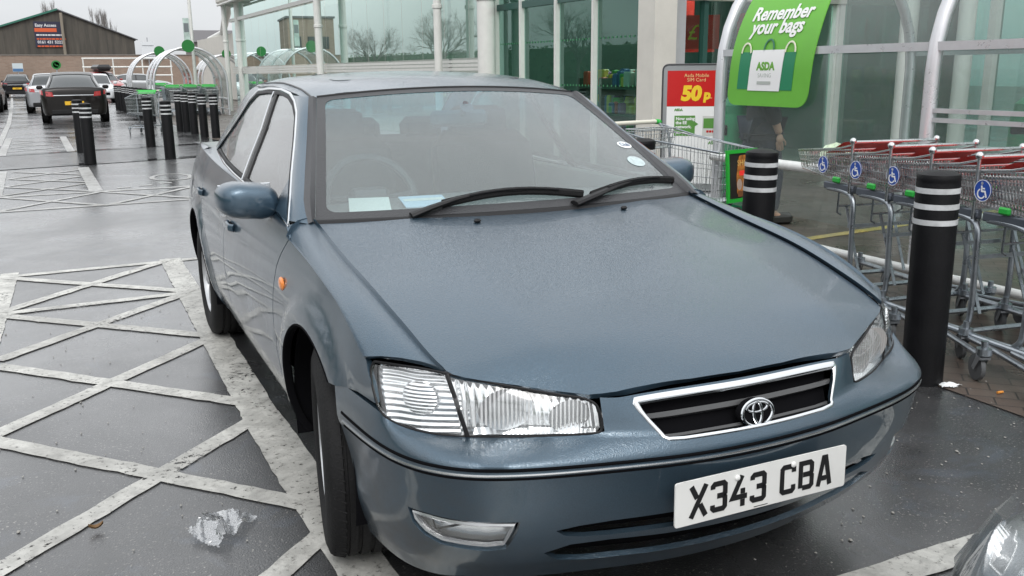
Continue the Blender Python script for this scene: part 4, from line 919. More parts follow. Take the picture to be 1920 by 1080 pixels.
for i,(x,y,s) in enumerate(((-17,74,.75),(-20.5,68,.9),(-26,56,.85),(-32,48,1.0),(-8.5,-9,1.),(-15,3,1.1),(-11,-20,.9))):
    o=T0 if i==0 else dup(T0);o.location=(x,y,0);o.rotation_euler=(0,0,i*2.3);o.scale=(s,s,s);tag(o,['nearest bare tree of the hedge row mirrored in the store glass','second bare tree along the hedge row','third bare tree along the hedge row','last bare tree along the hedge row','bare tree behind the viewer left','bare tree beside the car park entrance','bare tree behind the viewer'][i],'tree','bare trees round the car park')
HEDG=bpy.data.materials.new('hedge leaves');HEDG.use_nodes=True;t=HEDG.node_tree;t.nodes['Principled BSDF'].inputs['Roughness'].default_value=.7
t.links.new(mixc(t,noise(t,N(t,'ShaderNodeTexCoord').outputs['Object'],3,4),(.02,.06,.02,1),(.07,.13,.05,1)),t.nodes['Principled BSDF'].inputs['Base Color'])
hg=MB()
for k in range(9000):
    y=random.uniform(-22,112);x=-29+random.uniform(-.9,.9);z=random.uniform(.05,3.4);a=random.uniform(0,6.28);s=random.uniform(.08,.2)
    v=[Vector((math.cos(a+q)*s,math.sin(a+q)*s*.8,math.sin(a*3+q*2)*s)) for q in (0,2.1,4.2)];hg.add([(x+p.x,y+p.y,z+p.z) for p in v],[(0,1,2)])
hg.box((-29,45,1.6),(1.2,135,3.2));tag(hg.build('hedge',HEDG,None,smooth=False),'long clipped green hedge along the far side of the car park','hedge')
bb=empty('brick_building',(-20.5,103,0),rad(10),'brown brick block beyond the hedge mirrored in the store glass','building')
MB().box((0,0,3.6),(5,8,7.2)).build('brick_face',BRK,bb,smooth=False);MB().box((0,0,7.3),(5.3,8.3,.2)).build('roof',mat('grey roof sheet',(.10,.10,.11),.6),bb,smooth=False)
for k in range(3): MB().box((-1.5+1.5*k,-4.02,4.6),(.8,.06,1.3)).build('window',mat('dark window',(.03,.035,.04),.1),bb,smooth=False)

def pchip(x, y):
    """monotone cubic interpolation, linear extrapolation"""
    x=np.array(x,float);y=np.array(y,float);h=np.diff(x);d=np.diff(y)/h
    m=np.zeros_like(y)
    for i in range(1,len(x)-1):
        if d[i-1]*d[i]>0:
            w1=2*h[i]+h[i-1];w2=h[i]+2*h[i-1];m[i]=(w1+w2)/(w1/d[i-1]+w2/d[i])
    m[0]=d[0];m[-1]=d[-1]
    def f(t):
        t=np.asarray(t,float);tc=np.clip(t,x[0],x[-1])
        i=np.clip(np.searchsorted(x,tc)-1,0,len(x)-2);s=(tc-x[i])/h[i]
        r=y[i]*(1+2*s)*(1-s)**2+m[i]*h[i]*s*(1-s)**2+y[i+1]*s*s*(3-2*s)+m[i+1]*h[i]*s*s*(s-1)
        return r+np.where(t<x[0],(t-x[0])*m[0],0)+np.where(t>x[-1],(t-x[-1])*m[-1],0)
    return f
# ---- side of the car: x=f(y,z)
M_=pchip([-.62,-.54,-.475,-.36,-.267,0,.5,1.5,2.2,2.67,3.1,3.4,3.62,3.75],[.80,.833,.842,.856,.863,.879,.885,.890,.889,.884,.868,.842,.80,.74])
P_=pchip([.20,.25,.30,.38,.47,.540,.62,.70,.80,.88,.95,1.0,1.06],[-.10,-.078,-.05,-.024,-.010,-.003,0,-.004,-.022,-.045,-.072,-.092,-.125])
def flare(y,z,yc,zc=.347,r0=.364):
    r=np.hypot(y-yc,z-zc);t=np.clip((.445-r)/(.445-.405),0,1)
    return np.where((z>.2),.016*t*t*(3-2*t),0)
def side(y,z):
    y=np.asarray(y,float);z=np.asarray(z,float)
    x=M_(y)+P_(z)+flare(y,z,0)+flare(y,z,2.67)
    g=np.exp(-((z-.548)/.006)**2)*.006   # groove above the lower cladding
    return x-g*((y>.36)&(y<2.32))
zsh=pchip([-.47,-.39,-.206,.058,.336,.405,.45,1.06,1.6,2.15,2.95,3.3,3.74],[.738,.775,.832,.875,.900,.906,.932,.953,.9695,.981,1.003,1.008,.985])
def S_side(u,v,sg=-1):
    return np.c_[sg*side(u,v),u,v]
# ---- hood edge curves (|x|)
T_y=[-.828,-.735,-.637,-.43,-.207,.093,.414]
Tx=pchip(T_y,[.384,.545,.693,.720,.735,.742,.743])
Tz=pchip(T_y,[.687,.708,.737,.794,.844,.891,.947])
zc_=pchip([-.885,-.862,-.84,-.80,-.70,-.55,-.35,-.1,.1,.22,.42],[.672,.692,.712,.734,.772,.815,.860,.907,.937,.955,.985])
def s_raw(x,tx):
    tc=np.clip(.445/tx,.3,1.);t=np.clip(np.abs(x)/tx,0,1.06);a=.15
    s=np.where(t<tc,a*(t/tc)**2,a+(1-a)*((t-tc)/np.maximum(1-tc,.02)))
    return t*t*np.clip((.68-tx)/.2,0,1)+s*np.clip(1-(.68-tx)/.2,0,1)
def hood(x,y):
    x=np.asarray(x,float);y=np.asarray(y,float);yc=np.clip(y,-.828,.414)
    tx=Tx(yc);tz=Tz(yc);zc=zc_(y)
    s=sum(s_raw(np.abs(x)+d,tx) for d in (-.016,-.008,0,.008,.016))/5
    return zc-(zc-tz)*s
def S_hood(u,v,sg=1):
    return np.c_[sg*np.asarray(u,float),v,hood(u,v)]
# ---- greenhouse side
gz_=pchip([.90,.93,1.007,1.085,1.19,1.28,1.35,1.40],[.832,.822,.784,.744,.687,.646,.610,.578])
def gh(y,z):
    y=np.asarray(y,float);z=np.asarray(z,float)
    return gz_(z)-.035*np.clip(y-1.5,0,9)**2
def S_gh(u,v,sg=-1): return np.c_[sg*gh(u,v),u,v]
# ---- windscreen patch u in -1..1 , v in 0..1
def S_ws(u,v,sg=1):
    u=np.asarray(u,float);v=np.asarray(v,float)
    bx=.743*u;by=.414-.185*(1-u**2);bz=.947+.012*(1-u*u)
    tx=.563*u;ty=1.053-.06*(1-u**2);tz=1.333+.030*(1-u*u)
    b=4*v*(1-v)*.022*(1-.5*u*u)
    return np.c_[bx+(tx-bx)*v,by+(ty-by)*v-b*.5,bz+(tz-bz)*v+b]
# ---- roof
rc=pchip([.95,1.0,1.3,1.7,2.1,2.42,2.5],[1.352,1.363,1.412,1.432,1.424,1.39,1.37])
def roof(x,y):
    x=np.abs(np.asarray(x,float));y=np.asarray(y,float)
    return rc(y)-.030*(x/.563)**2-.045*np.clip((x-.45)/.15,0,2)**2*.55
def S_roof(u,v,sg=1): return np.c_[sg*np.asarray(u,float),v,roof(u,v)]
# ---- fascia table
AX=np.array([0,.15,.27,.39,.53,.66,.75,.803,.838,.858])
LV={}
mould=[(0,-.95),(.15,-.943),(.27,-.925),(.39,-.898),(.53,-.862),(.66,-.812),(.75,-.745),(.808,-.655),(.845,-.52),(.870,-.314)]
def lev(dx,zz,last,arr=mould):
    P=np.array([(a,b) for a,b in arr],float)
    # inward offset dx along plan normal
    t=np.gradient(P,axis=0);n=np.c_[t[:,1],-t[:,0]];n/=np.linalg.norm(n,axis=1)[:,None]
    k=np.clip((np.arange(len(P))-5.5)/3.,0,1)[:,None] if dx<-.03 else 0*P[:,:1];Q=P+n*dx*(1-.55*k*k*(3-2*k));Q[0,0]=0
    z=np.full(len(Q),zz) if np.isscalar(zz) else np.array(zz)
    R=np.c_[Q,z];R[-1,1]=last
    return R
L7=np.array([(0,-.922,.604),(.15,-.916,.604),(.262,-.899,.602),(.381,-.856,.605),(.53,-.780,.599),(.662,-.692,.590),(.76,-.638,.600),(.812,-.583,.616),(.838,-.525,.634),(.866,-.25,.632)])
R7=lev(.002,[.567,.567,.567,.567,.568,.568,.570,.573,.58,.588],-.281)
R8=.42*R7+.58*L7;R8[:,2]=R7[:,2]+.68*(L7[:,2]-R7[:,2])
FT=np.array([
 lev(-.135,.205,-.330),
 lev(-.108,.240,-.348),
 lev(-.080,.275,-.357),
 lev(-.042,.345,-.364),
 lev(-.016,.43,-.354),
 lev(-.002,.512,-.324),
 lev(.006,.543,-.305),
 R7,R8,L7,
 np.array([(0,-.892,.650),(.15,-.886,.650),(.288,-.872,.648),(.383,-.842,.648),(.54,-.768,.658),(.682,-.675,.672),(.763,-.612,.680),(.813,-.548,.684),(.836,-.495,.688),(.862,-.24,.665)]),
 np.array([(0,-.866,.690),(.15,-.861,.690),(.30,-.850,.688),(.384,-.828,.687),(.545,-.735,.708),(.693,-.637,.737),(.76,-.572,.742),(.803,-.513,.741),(.826,-.465,.738),(.855,-.23,.70)]),
])
TL=np.array([0,1,2,3,4,5,6,7,8,9,10,11],float)
def _spl(xs,Y,t):
    # natural cubic spline along axis 0 with knots xs, values Y (n,k)
    n=len(xs);h=np.diff(xs);A=np.eye(n);B=np.zeros_like(Y)
    for i in range(1,n-1):
        A[i,i-1]=h[i-1];A[i,i]=2*(h[i-1]+h[i]);A[i,i+1]=h[i]
        B[i]=6*((Y[i+1]-Y[i])/h[i]-(Y[i]-Y[i-1])/h[i-1])
    m=np.linalg.solve(A,B.reshape(n,-1)).reshape(B.shape)
    i=np.clip(np.searchsorted(xs,t)-1,0,n-2);s=t-xs[i];hh=h[i]
    sh=(slice(None),)+(None,)*(Y.ndim-1)
    s=s[sh];hh=hh[sh]
    return Y[i]+s*((Y[i+1]-Y[i])/hh-hh*(2*m[i]+m[i+1])/6)+s*s*m[i]/2+s**3*(m[i+1]-m[i])/(6*hh)
def S_fas(u,v,sg=-1):
    """u = column index 0..9 , v = level index 0..11"""
    u=np.abs(np.asarray(u,float));v=np.asarray(v,float)
    # mirrored table for smooth centre
    Y=np.concatenate([FT[:,:0:-1]*np.array([-1,1,1]),FT],axis=1)  # levels x 19 cols
    cols=np.arange(-9,10,dtype=float)
    # interpolate along columns for all levels, then along levels with catmull-rom
    C=_spl(cols,Y.transpose(1,0,2),u)   # n x levels x 3
    i=np.clip(np.floor(v).astype(int),0,10);f=(v-i)[:,None]
    k=np.arange(len(u))
    p1=C[k,i];p2=C[k,i+1];p0=C[k,np.maximum(i-1,0)];p3=C[k,np.minimum(i+2,11)]
    p0=np.where((i==0)[:,None],2*p1-p2,p0);p3=np.where((i==10)[:,None],2*p2-p1,p3)
    tn=.42
    m1=tn*(p2-p0);m2=tn*(p3-p1)
    R=p1*(1+2*f)*(1-f)**2+m1*f*(1-f)**2+p2*f*f*(3-2*f)+m2*f*f*(f-1)
    R[:,0]*=sg
    return R
# ------------------------------------------------------------------ parts of the blue saloon
car=empty('parked_car',(0,0,0),0,'blue-grey rain-wet saloon car with white front plate reading X343 CBA','car')
def mir(fn):
    for sg in (-1,1): fn(sg)
# --- hood
fx=np.linspace(-.743,.743,25)
rear=[(x,.400-.185*(1-(x/.743)**2)) for x in fx[::-1]]
ys=[.28,.093,-.05,-.207,-.32,-.43,-.54,-.632];right=[(float(Tx(y))-.004,y) for y in ys]
fr=[(float(Tx(y))-.004,y) for y in np.linspace(-.65,-.812,9)]+[(.372,-.822),(.34,-.829),(.27,-.838),(.14,-.850),(0,-.854)]
front=right+fr;outline_h=[(x,y) for x,y in rear[:]]
poly=[(-x,y) for x,y in front[:-1]]
hood_out=[(-.740,.395)]+poly+[(0,-.854)]+[(x,y) for x,y in front[:-1]][::-1]+[(.740,.395)]+rear[1:-1]
panel('hood',S_hood,hood_out,[],BLUE,car,.028,depth=.016,gap=.0015)
for sg in (-1,1):
    ye=np.linspace(-.62,.395,26);MB().tube([(sg*(float(Tx(y))),y,float(Tz(y))-.0045) for y in ye],.0048,6).build('hood_gap',GAP,car)
for x,y in ((-.265,.17),(.303,.182)):
    MB().box((x,y,float(hood(x,y))+.006),(.024,.018,.012),.2,bev=.005).build('washer_nozzle',BLACKP,car)
# --- fender top strip
def S_ft(u,v,sg=1):
    u=np.asarray(u,float);v=np.asarray(v,float)
    yT=-.633+u*1.043;yS=-.462+u*.872
    T=np.c_[Tx(yT)+.003,yT,Tz(yT)];z=zsh(yS);S=np.c_[side(yS,z),yS,z]
    w=v[:,None];P=(1-w)*T+w*S
    b=4*v*(1-v)*(.012+.010*u);P[:,2]+=b;P[:,0]+=b*.4
    P[:,0]*=sg;return P
arc=lambda yc,r,a0,a1,n=26:[(yc+r*math.cos(rad(a)),.347+r*math.sin(rad(a))) for a in np.linspace(a0,a1,n)]
fender_out=[(-.466,.738)]+[(y,float(zsh(y))) for y in (-.39,-.3,-.206,-.07,.058,.2,.336,.400)]+[(.455,.848),(.488,.80),(.4995,.55),(.50,.25),(.365,.25)]+arc(0,.364,-15,132)+[(-.30,.625),(-.42,.643),(-.527,.645),(-.505,.69),(-.476,.72)]
fdoor=[(.404,.904),(.448,.931)]+[(y,float(zsh(y))) for y in (.7,1.06,1.35,1.59)]+[(1.602,.80),(1.617,.56),(1.617,.25),(.504,.25),(.5035,.55),(.492,.80),(.459,.848)]
rdoor=[(1.594,.9695)]+[(y,float(zsh(y))) for y in (1.85,2.15,2.4,2.60)]+[(2.585,.93),(2.53,.84),(2.46,.77),(2.37,.68)]+arc(2.67,.415,142,178,10)+[(2.25,.25),(1.621,.25),(1.621,.56),(1.606,.80)]
quart=[(2.604,.9935)]+[(y,float(zsh(y))) for y in (2.8,2.95,3.2,3.5)]+[(3.72,.986),(3.74,.64),(3.10,.63)]+arc(2.67,.364,51,190,26)+[(2.255,.25)]+arc(2.67,.415,178,142,10)+[(2.375,.68),(2.465,.77),(2.535,.84),(2.59,.93)]
def handle(sg,parent,y,z):
    x=float(side(y,z))
    m=MB();m.box((sg*(x-.004),y,z-.006),(.012,.13,.04),0,bev=.005).build('handle_recess',GAP,parent)
    m=MB();m.tube([(sg*(x+.004),y-.075,z+.004),(sg*(x+.019),y-.06,z+.006),(sg*(x+.021),y,z+.008),(sg*(x+.019),y+.06,z+.006),(sg*(x+.004),y+.075,z+.004)],.011,8,flat=(1.5,.8)).build('door_handle',BLUE,parent)
def sides(sg):
    fl=sg<0
    f=panel('front_wing',S_side,fender_out,[],BLUE,car,.03,sg=sg,flip=fl,depth=.014,gap=.0015)
    panel('wing_top',S_ft,[(0,0),(1,0),(1,1),(0,1)],[],BLUE,f,.03,(1.0,.1),sg=sg,flip=not (sg>0) if False else sg<0,depth=.012)
    d=panel('front_door',S_side,fdoor,[],BLUE,car,.035,sg=sg,flip=fl,depth=.02,gap=.0015);handle(sg,d,1.425,.793)
    d=panel('rear_door',S_side,rdoor,[],BLUE,car,.035,sg=sg,flip=fl,depth=.02,gap=.0015);handle(sg,d,2.50,.818)
    panel('rear_wing',S_side,quart,[],BLUE,car,.04,sg=sg,flip=fl,depth=.03,gap=.0015)
    # sill and inner shell seen through the shut lines
    MB().grid([[(sg*(float(side(y,.25))-.012),y,.262),(sg*(float(side(y,.25))-.015),y,.235),(sg*(float(side(y,.25))-.09),y,.215)] for y in np.linspace(.37,2.28,12)],flip=sg>0).build('sill',BLUE,car)
    shell=[(.37,.26),(.42,.86),(1.2,.92),(2.4,.95),(3.6,.95),(3.6,.66)]+arc(2.67,.40,52,178,18)+[(2.25,.26)]
    panel('inner_shell',S_side,shell,[],GAP,car,.08,sg=sg,flip=fl,off=-.024,depth=.001)
    for yc in (0,2.67):   # arch liner
        P=[[(sg*x,yc+(.372)*math.cos(a),.347+.372*math.sin(a)) for x in (.855,.75,.60)] for a in np.linspace(-.28,math.pi+.28,30)]
        MB().grid(P).build('arch_liner',GAP,car)
        MB().lathe([(.37,0),(.001,0)],24,Matrix.Translation((sg*.60,yc,.347))@Matrix.Rotation(rad(90),4,'Y')).build('arch_wall',GAP,car)
    for yc in (0,2.67):
        A_=np.linspace(rad(-12),rad(192),44) if yc else np.linspace(rad(-15),rad(131),36)
        MB().tube([(sg*(float(side(yc+.361*math.cos(a),.347+.361*math.sin(a)))-.012),yc+.361*math.cos(a),.347+.361*math.sin(a)) for a in A_],.009,8,flat=(.7,1.6),normals=[(0,math.cos(a),math.sin(a)) for a in A_]).build('arch_lip',GAP,car)
    MB().add([(sg*.745,.398,.943),(sg*.834,.392,.905),(sg*.827,.462,.934),(sg*.772,.425,.958)],[(0,1,2,3) if sg<0 else (3,2,1,0)]).build('pillar_foot',BLUE,car)
    # side repeater
    y,z=.372,.762;x=float(side(y,z))
    MB().ball((sg*(x+.002),y,z),.02,14,(.5,1.7,1.15)).build('side_indicator',AMBER,car)
mir(sides)
# --- greenhouse
DLO=[(.455,.9355),(.574,1.005),(.713,1.082),(.898,1.189),(1.03,1.2765),(1.15,1.3175),(1.289,1.343),(1.487,1.3565),(1.80,1.3575),(2.09,1.346),(2.25,1.302),(2.45,1.203),(2.72,1.075),(2.88,.995)]
belt_in=[(y,float(zsh(y))+.009) for y in (2.7,2.2,1.8,1.4,1.06,.8,.62)]
DLOC=np.array(DLO+belt_in)
def bp_y(z): return 1.455+.14*(z-.96)/.39      # centre of the middle pillar at height z
def green(sg):
    fl=sg<0
    P,nn=curve_on(S_gh,DLOC,sg)
    nn=nn*(-1 if fl else 1)
    MB().tube(P+nn*.002,.0052,8,closed=True,normals=nn,flat=(.8,1.2)).build('window_trim',CHR,car)
    fp=[p for p in DLO if p[0]<1.7]
    q=inset(DLOC,.008)
    zl=[(bp_y(z),z) for z in (.955,1.1,1.25,1.37)]
    fr=[p for p in q if p[0]<bp_y(p[1])-.035];rr=[p for p in q if p[0]>bp_y(p[1])+.035]
    # order: front pane upper edge then back along the belt
    up=[p for p in fr if p[1]>float(zsh(p[0]))+.03 or p[0]<.52];lo=[p for p in fr if not(p[1]>float(zsh(p[0]))+.03 or p[0]<.52)]
    A=list(map(tuple,up))+[(bp_y(1.352)-.033,1.348),(bp_y(.97)-.033,.977)]+list(map(tuple,lo))
    panel('side_window',S_gh,A,[],SG,car,.06,sg=sg,flip=fl,depth=.002,off=-.006)
    up=[p for p in rr if p[1]>float(zsh(p[0]))+.03 and p[0]<2.84];lo=[p for p in rr if not(p[1]>float(zsh(p[0]))+.03 and p[0]<2.84)]
    A=[(bp_y(.97)+.033,.985),(bp_y(1.352)+.033,1.348)]+list(map(tuple,up))+list(map(tuple,lo))
    panel('side_window',S_gh,A,[],SG,car,.06,sg=sg,flip=fl,depth=.002,off=-.006)
    panel('door_pillar',S_gh,[(bp_y(.965)-.036,.965),(bp_y(1.355)-.036,1.352),(bp_y(1.355)+.036,1.352),(bp_y(.965)+.036,.975)],[],BLACKP,car,.05,sg=sg,flip=fl,off=-.001)
    Q,n2=curve_on(S_gh,[(bp_y(z)+.038,z) for z in np.linspace(.98,1.345,8)],sg);n2=n2*(-1 if fl else 1)
    MB().tube(Q+n2*.003,.005,6,normals=n2).build('pillar_trim',CHR,car)
    # black rubber just inside the chrome
    ring=inset(DLOC,.014);P2,n3=curve_on(S_gh,ring,sg);n3=n3*(-1 if fl else 1)
    MB().tube(P2+n3*.0005,.007,6,closed=True,normals=n3,flat=(.5,1.2)).build('window_seal',BLACKP,car)
    # front pillar : black trim beside the glass and painted pillar behind it
    zz=np.linspace(0,1,14);E=S_ws(np.full(14,1.0),zz)
    to=pchip([.947,.957,.989,1.059,1.177,1.333],[.772,.770,.766,.732,.668,.597]);ty=pchip([.947,.989,1.059,1.177,1.333],[.385,.455,.585,.805,1.045])
    T=np.c_[to(E[:,2]),ty(E[:,2]),E[:,2]+.002]
    dz=pchip([.935,1.005,1.082,1.189,1.2765,1.3175,1.343],[.455,.574,.713,.898,1.03,1.15,1.289])
    rows=[]
    for e,t in zip(E,T):
        mid=(e*.5+t*.5);mid[1]-=.010;mid[2]+=.006
        rows.append([(sg*e[0],e[1],e[2]),(sg*mid[0],mid[1],mid[2]),(sg*t[0],t[1],t[2]),(sg*(t[0]+.002),t[1]+.012,t[2]-.006)])
    MB().grid(rows,flip=sg<0).build('pillar_moulding',GREYTRIM,car)
    rows=[]
    for t in T:
        z=min(t[2],1.338);yd=float(dz(z));g=np.array([float(gh(yd,z))+.002,yd+.004,z])
        r=[]
        for w in (0,.2,.45,.75,1):
            p=t*(1-w)+g*w;b=4*w*(1-w)*.014;p=p+np.array([b*.8,-b,b*.3]);r.append((sg*p[0],p[1],p[2]))
        rows.append(r)
    MB().grid(rows,flip=sg<0).build('windscreen_pillar',BLUE,car)
    cp=[(1.80,1.3625),(2.095,1.352),(2.257,1.308),(2.456,1.209),(2.725,1.081),(2.885,1.0),(2.90,float(zsh(2.90))),(3.10,1.006),(3.0,1.075),(2.78,1.21),(2.58,1.30),(2.42,1.345),(2.2,1.372),(1.85,1.376)]
    panel('rear_pillar',S_gh,cp,[],BLUE,car,.04,sg=sg,flip=fl,depth=.01)
    # shoulder ledge under the window
    rows=[]
    for y in np.linspace(.43,3.0,20):
        z=float(zsh(y));xa=float(side(y,z));xb=float(gh(y,z+.008));rows.append([(sg*xa,y,z),(sg*(xa*.45+xb*.55),y,z+.007),(sg*(xb-.004),y,z+.009)])
    MB().grid(rows,flip=sg<0).build('waist_ledge',BLUE,car)
    # outside mirror
    m=MB();rows=[]
    prof=[(0.00,.985,.30),(0.004,.985,.62),(.018,.985,.84),(.045,.985,.96),(.085,.985,1.0),(.118,.985,.99)]
    for d,zc,k in prof:
        r=[]
        for a in np.linspace(0,2*math.pi,28,endpoint=False):
            ca,sa=math.cos(a),math.sin(a);ex=.105*np.sign(ca)*abs(ca)**.72;ez=.066*np.sign(sa)*abs(sa)**.72
            px=-.892+ex*k*(1 if ca<0 else 1)-d*.10;pz=zc+ez*k+(.004 if ca<0 else 0)+.012*(px+.9)/.1*(-.3)
            r.append((-sg*px if sg>0 else px,.685+d,pz))
        rows.append(r+[r[0]])
    m.grid(rows,flip=sg<0);o=len(m.V)
    m.F.append(tuple(range(27,-1,-1)) if sg>0 else tuple(range(28)));m.MI.append(0)
    mo=m.build('side_mirror',BLUE,car,sharp=60)
    MB().box((sg*.902,.802,.987),(.185,.004,.112),0,bev=.002).build('mirror_glass',CHR,mo)
    MB().tube([(sg*.83,.77,.937),(sg*.80,.76,.925),(sg*.775,.68,.945)],[.02,.022,.02],10,flat=(.7,1.4)).build('mirror_foot',BLUE,mo)
    rows=[(.49,.945),(.60,1.005),(.70,1.06),(.74,.955)]
    panel('mirror_base',S_gh,rows,[],BLUE,mo,.04,sg=sg,flip=fl,off=.006)
mir(green)
# --- windscreen
wso=[(-1,0)]+[(-1+i*.1,0) for i in range(1,20)]+[(1,0),(1,.5),(1,1)]+[(1-i*.1,1) for i in range(1,20)]+[(-1,1),(-1,.5)]
ws=panel('windscreen',S_ws,wso,[],WS,car,.06,(.65,.75),depth=.003)
hole=rounded([(-.955,.055),(.955,.055),(.945,.955),(-.945,.955)],.06,6)
panel('glass_border',S_ws,[( -.998,.004),(-.5,.004),(0,.004),(.5,.004),(.998,.004),(.998,.5),(.998,.996),(.5,.996),(0,.996),(-.5,.996),(-.998,.996),(-.998,.5)],[hole],FRIT,ws,.05,(.65,.75),depth=.001,off=.0015)
P,nn=curve_on(S_ws,[(u,1.004) for u in np.linspace(-1,1,25)]);MB().tube(P,.006,6,normals=nn).build('glass_seal',BLACKP,ws)
P,nn=curve_on(S_ws,[(u,-.006) for u in np.linspace(-1,1,25)]);MB().tube(P,.011,6,normals=nn,flat=(.7,1.3)).build('scuttle',BLACKP,car)
rows=[[(x,y-.02,z-.035) for x,y,z in P],[(x,y+.06,z-.012) for x,y,z in P]];MB().grid(rows).build('scuttle_floor',GAP,car)
def wiper(pts,bl):
    P=[S_ws(np.array([u]),np.array([v]))[0]+np.array([0,-.013,.013])*(1 if i else .5) for i,(u,v) in enumerate(pts)]
    w=MB();w.tube(P,[.020,.017,.013,.009,.006][:len(P)],8,flat=(.6,1.1)).build('wiper_arm',BLACKP,car)
    B=[S_ws(np.array([u]),np.array([v]))[0]+np.array([0,-.009,.009]) for u,v in bl]
    a=car.children[-1];MB().tube(B,.0085,6,flat=(1.7,.8)).build('wiper_blade',RUB,a)
    k=len(B);top=[B[i]+np.array([0,-.010,.010]) for i in range(k//6,k-k//6)];MB().tube(top,.0035,6).build('blade_bridge',BLACKP,a)
wiper([(-.606,.006),(-.52,.036),(-.40,.078),(-.25,.112),(-.03,.108)],[(u,.062+.048*math.sin((u+.46)/.72*math.pi)) for u in np.linspace(-.46,.26,12)])
wiper([(.18,.012),(.32,.044),(.48,.088),(.62,.115),(.76,.118)],[(u,.052+.066*math.sin((u-.30)/.80*math.pi*.9)) for u in np.linspace(.30,.965,12)])
# stickers inside the glass
STB=mat('sticker white',(.75,.78,.78),.6);STL=mat('sticker blue',(.05,.10,.20),.6)
def sticker(u,v,a,b,txt):
    q=[(u+a*math.cos(t),v+b*math.sin(t)) for t in np.linspace(0,2*math.pi,24,endpoint=False)]
    s=panel('sticker',S_ws,q,[],STB,ws,.02,(.65,.75),depth=.0005,off=.002)
    if txt:
        o=S_ws(np.array([u]),np.array([v-.012]))[0];ex=S_ws(np.array([u+.02]),np.array([v-.012]))[0]-o;ey=S_ws(np.array([u]),np.array([v+.02]))[0]-o
        M=frame(o,ex,ey)@Matrix.Translation((0,0,.004));text('sticker_text',txt,.032,M,STL,s,depth=.0005)
sticker(.888,.425,.060,.030,'Club');STB=mat('pale tax disc',(.46,.55,.56),.5,var=.2,vscale=60);sticker(.84,.28,.066,.042,'')
# --- roof
ro=[(0,1.0),(-.3,1.017),(-.563,1.056),(-.597,1.075),(-.606,1.3),(-.607,2.0),(-.575,2.36),(-.3,2.44),(0,2.46)]
ro=ro[::-1][:-1]+[(-x,y) for x,y in ro][:1]+[(-x,y) for x,y in ro[1:-1]]
roofp=panel('roof',S_roof,ro,[],BLUE,car,.04,depth=.012)
sr=rounded([(-.43,1.27),(.43,1.27),(.43,1.72),(-.43,1.72)],.05,6)
P,nn=curve_on(S_roof,sr);MB().tube(P-nn*.0008,.0022,6,closed=True,normals=nn).build('sunroof_gap',GAP,roofp)
for sg in (-1,1):
    P,nn=curve_on(S_roof,[(.575,y) for y in np.linspace(1.07,2.3,20)],sg);MB().tube(P+np.abs(nn)*0.001,.0045,6,normals=nn,flat=(.7,1)).build('roof_channel',GREYTRIM,roofp)
# headlining, rear glass, boot
rows=[[(x,y,float(roof(x,y))-.03) for x in np.linspace(-.58,.58,9)] for y in np.linspace(1.1,2.42,9)];MB().grid(rows).build('headlining',TRIMLT,car)
def S_rg(u,v,sg=1):
    u=np.asarray(u,float);v=np.asarray(v,float);return np.c_[(.52+.12*v)*u,2.455+.60*v-.05*u*u*(1-.3*v),1.362-.03*u*u-.345*v+.05*v*(1-v)*2]
panel('rear_window',S_rg,[(-1,0),(1,0),(1,1),(-1,1)],[],glass('rear screen',(.62,.70,.70),.9,.06,(.4,.42,.43)),car,.08,(.6,.7),depth=.002)
def S_deck(u,v,sg=1):
    u=np.asarray(u,float);v=np.asarray(v,float)
    return np.c_[u,v,1.022-.012*np.clip(v-3.0,0,2)-.018*(u/.7)**2-.10*np.clip(v-3.68,0,1)**1.2*8]
panel('boot_lid',S_deck,[(-.70,2.98),(.70,2.98),(.70,3.72),(-.70,3.72)],[],BLUE,car,.06,depth=.02)
for sg in (-1,1):
    rows=[]
    for y in np.linspace(2.98,3.73,12):
        z=float(zsh(min(y,3.74)));rows.append([(sg*.70,y,float(S_deck(np.array([.70]),np.array([y]))[0,2])),(sg*.75,y,z+.012),(sg*float(side(y,z)),y,z)])
    MB().grid(rows,flip=sg<0).build('boot_shoulder',BLUE,car)
    MB().box((sg*.56,3.735,.80),(.34,.04,.17),-sg*.28,bev=.02).build('tail_light',mat('red lens',(.35,.01,.012),.12,0,1.),car)
MB().box((0,3.70,.80),(1.40,.06,.34),0,bev=.03).build('boot_face',BLUE,car)
def S_rb(u,v,sg=1):
    P=S_fas(u,v,sg);P[:,1]=2.67-P[:,1]*1.13;return P
for sg in (-1,1): panel('rear_bumper',S_rb,[(0,0),(9,0),(9,9),(0,9)],[],BLUE,car,.07,(.1,.05),sg=sg,flip=sg>0,depth=.01)
# --- front bumper
su,sv=.1,.045
fog=[(7.14,3.80),(6.56,3.84),(5.99,3.82),(5.09,3.80),(4.47,3.79),(4.53,3.45),(4.72,2.80),(5.10,2.70),(5.63,2.72),(6.28,2.78),(6.76,3.05),(7.05,3.36)]
slot1=[(0,3.60),(1.75,3.62),(2.9,3.58),(3.5,3.52),(3.88,3.42),(3.72,3.22),(3.4,3.12),(2.9,3.08),(1.7,3.10),(0,3.06)]
slot2=[(0,2.78),(1.7,2.80),(2.9,2.84),(3.6,2.80),(4.05,2.50),(3.8,2.05),(3.3,1.75),(2.0,1.62),(0,1.58)]
gr_out=[(0,10.84),(.8,10.85),(1.6,10.85),(2.08,10.84),(2.13,10.65),(2.08,9.6),(1.98,8.4),(1.86,7.95),(1.5,7.80),(.7,7.74),(0,7.72)]
bump_out=[(-.0,0),(9,0),(9,9),(7.9,9.05),(7.2,9.0),(6,9.0),(5,9.0),(4,9.0),(3.25,9.0),(3.02,9.2),(3.0,11),(2,11),(1,11),(0,11)]
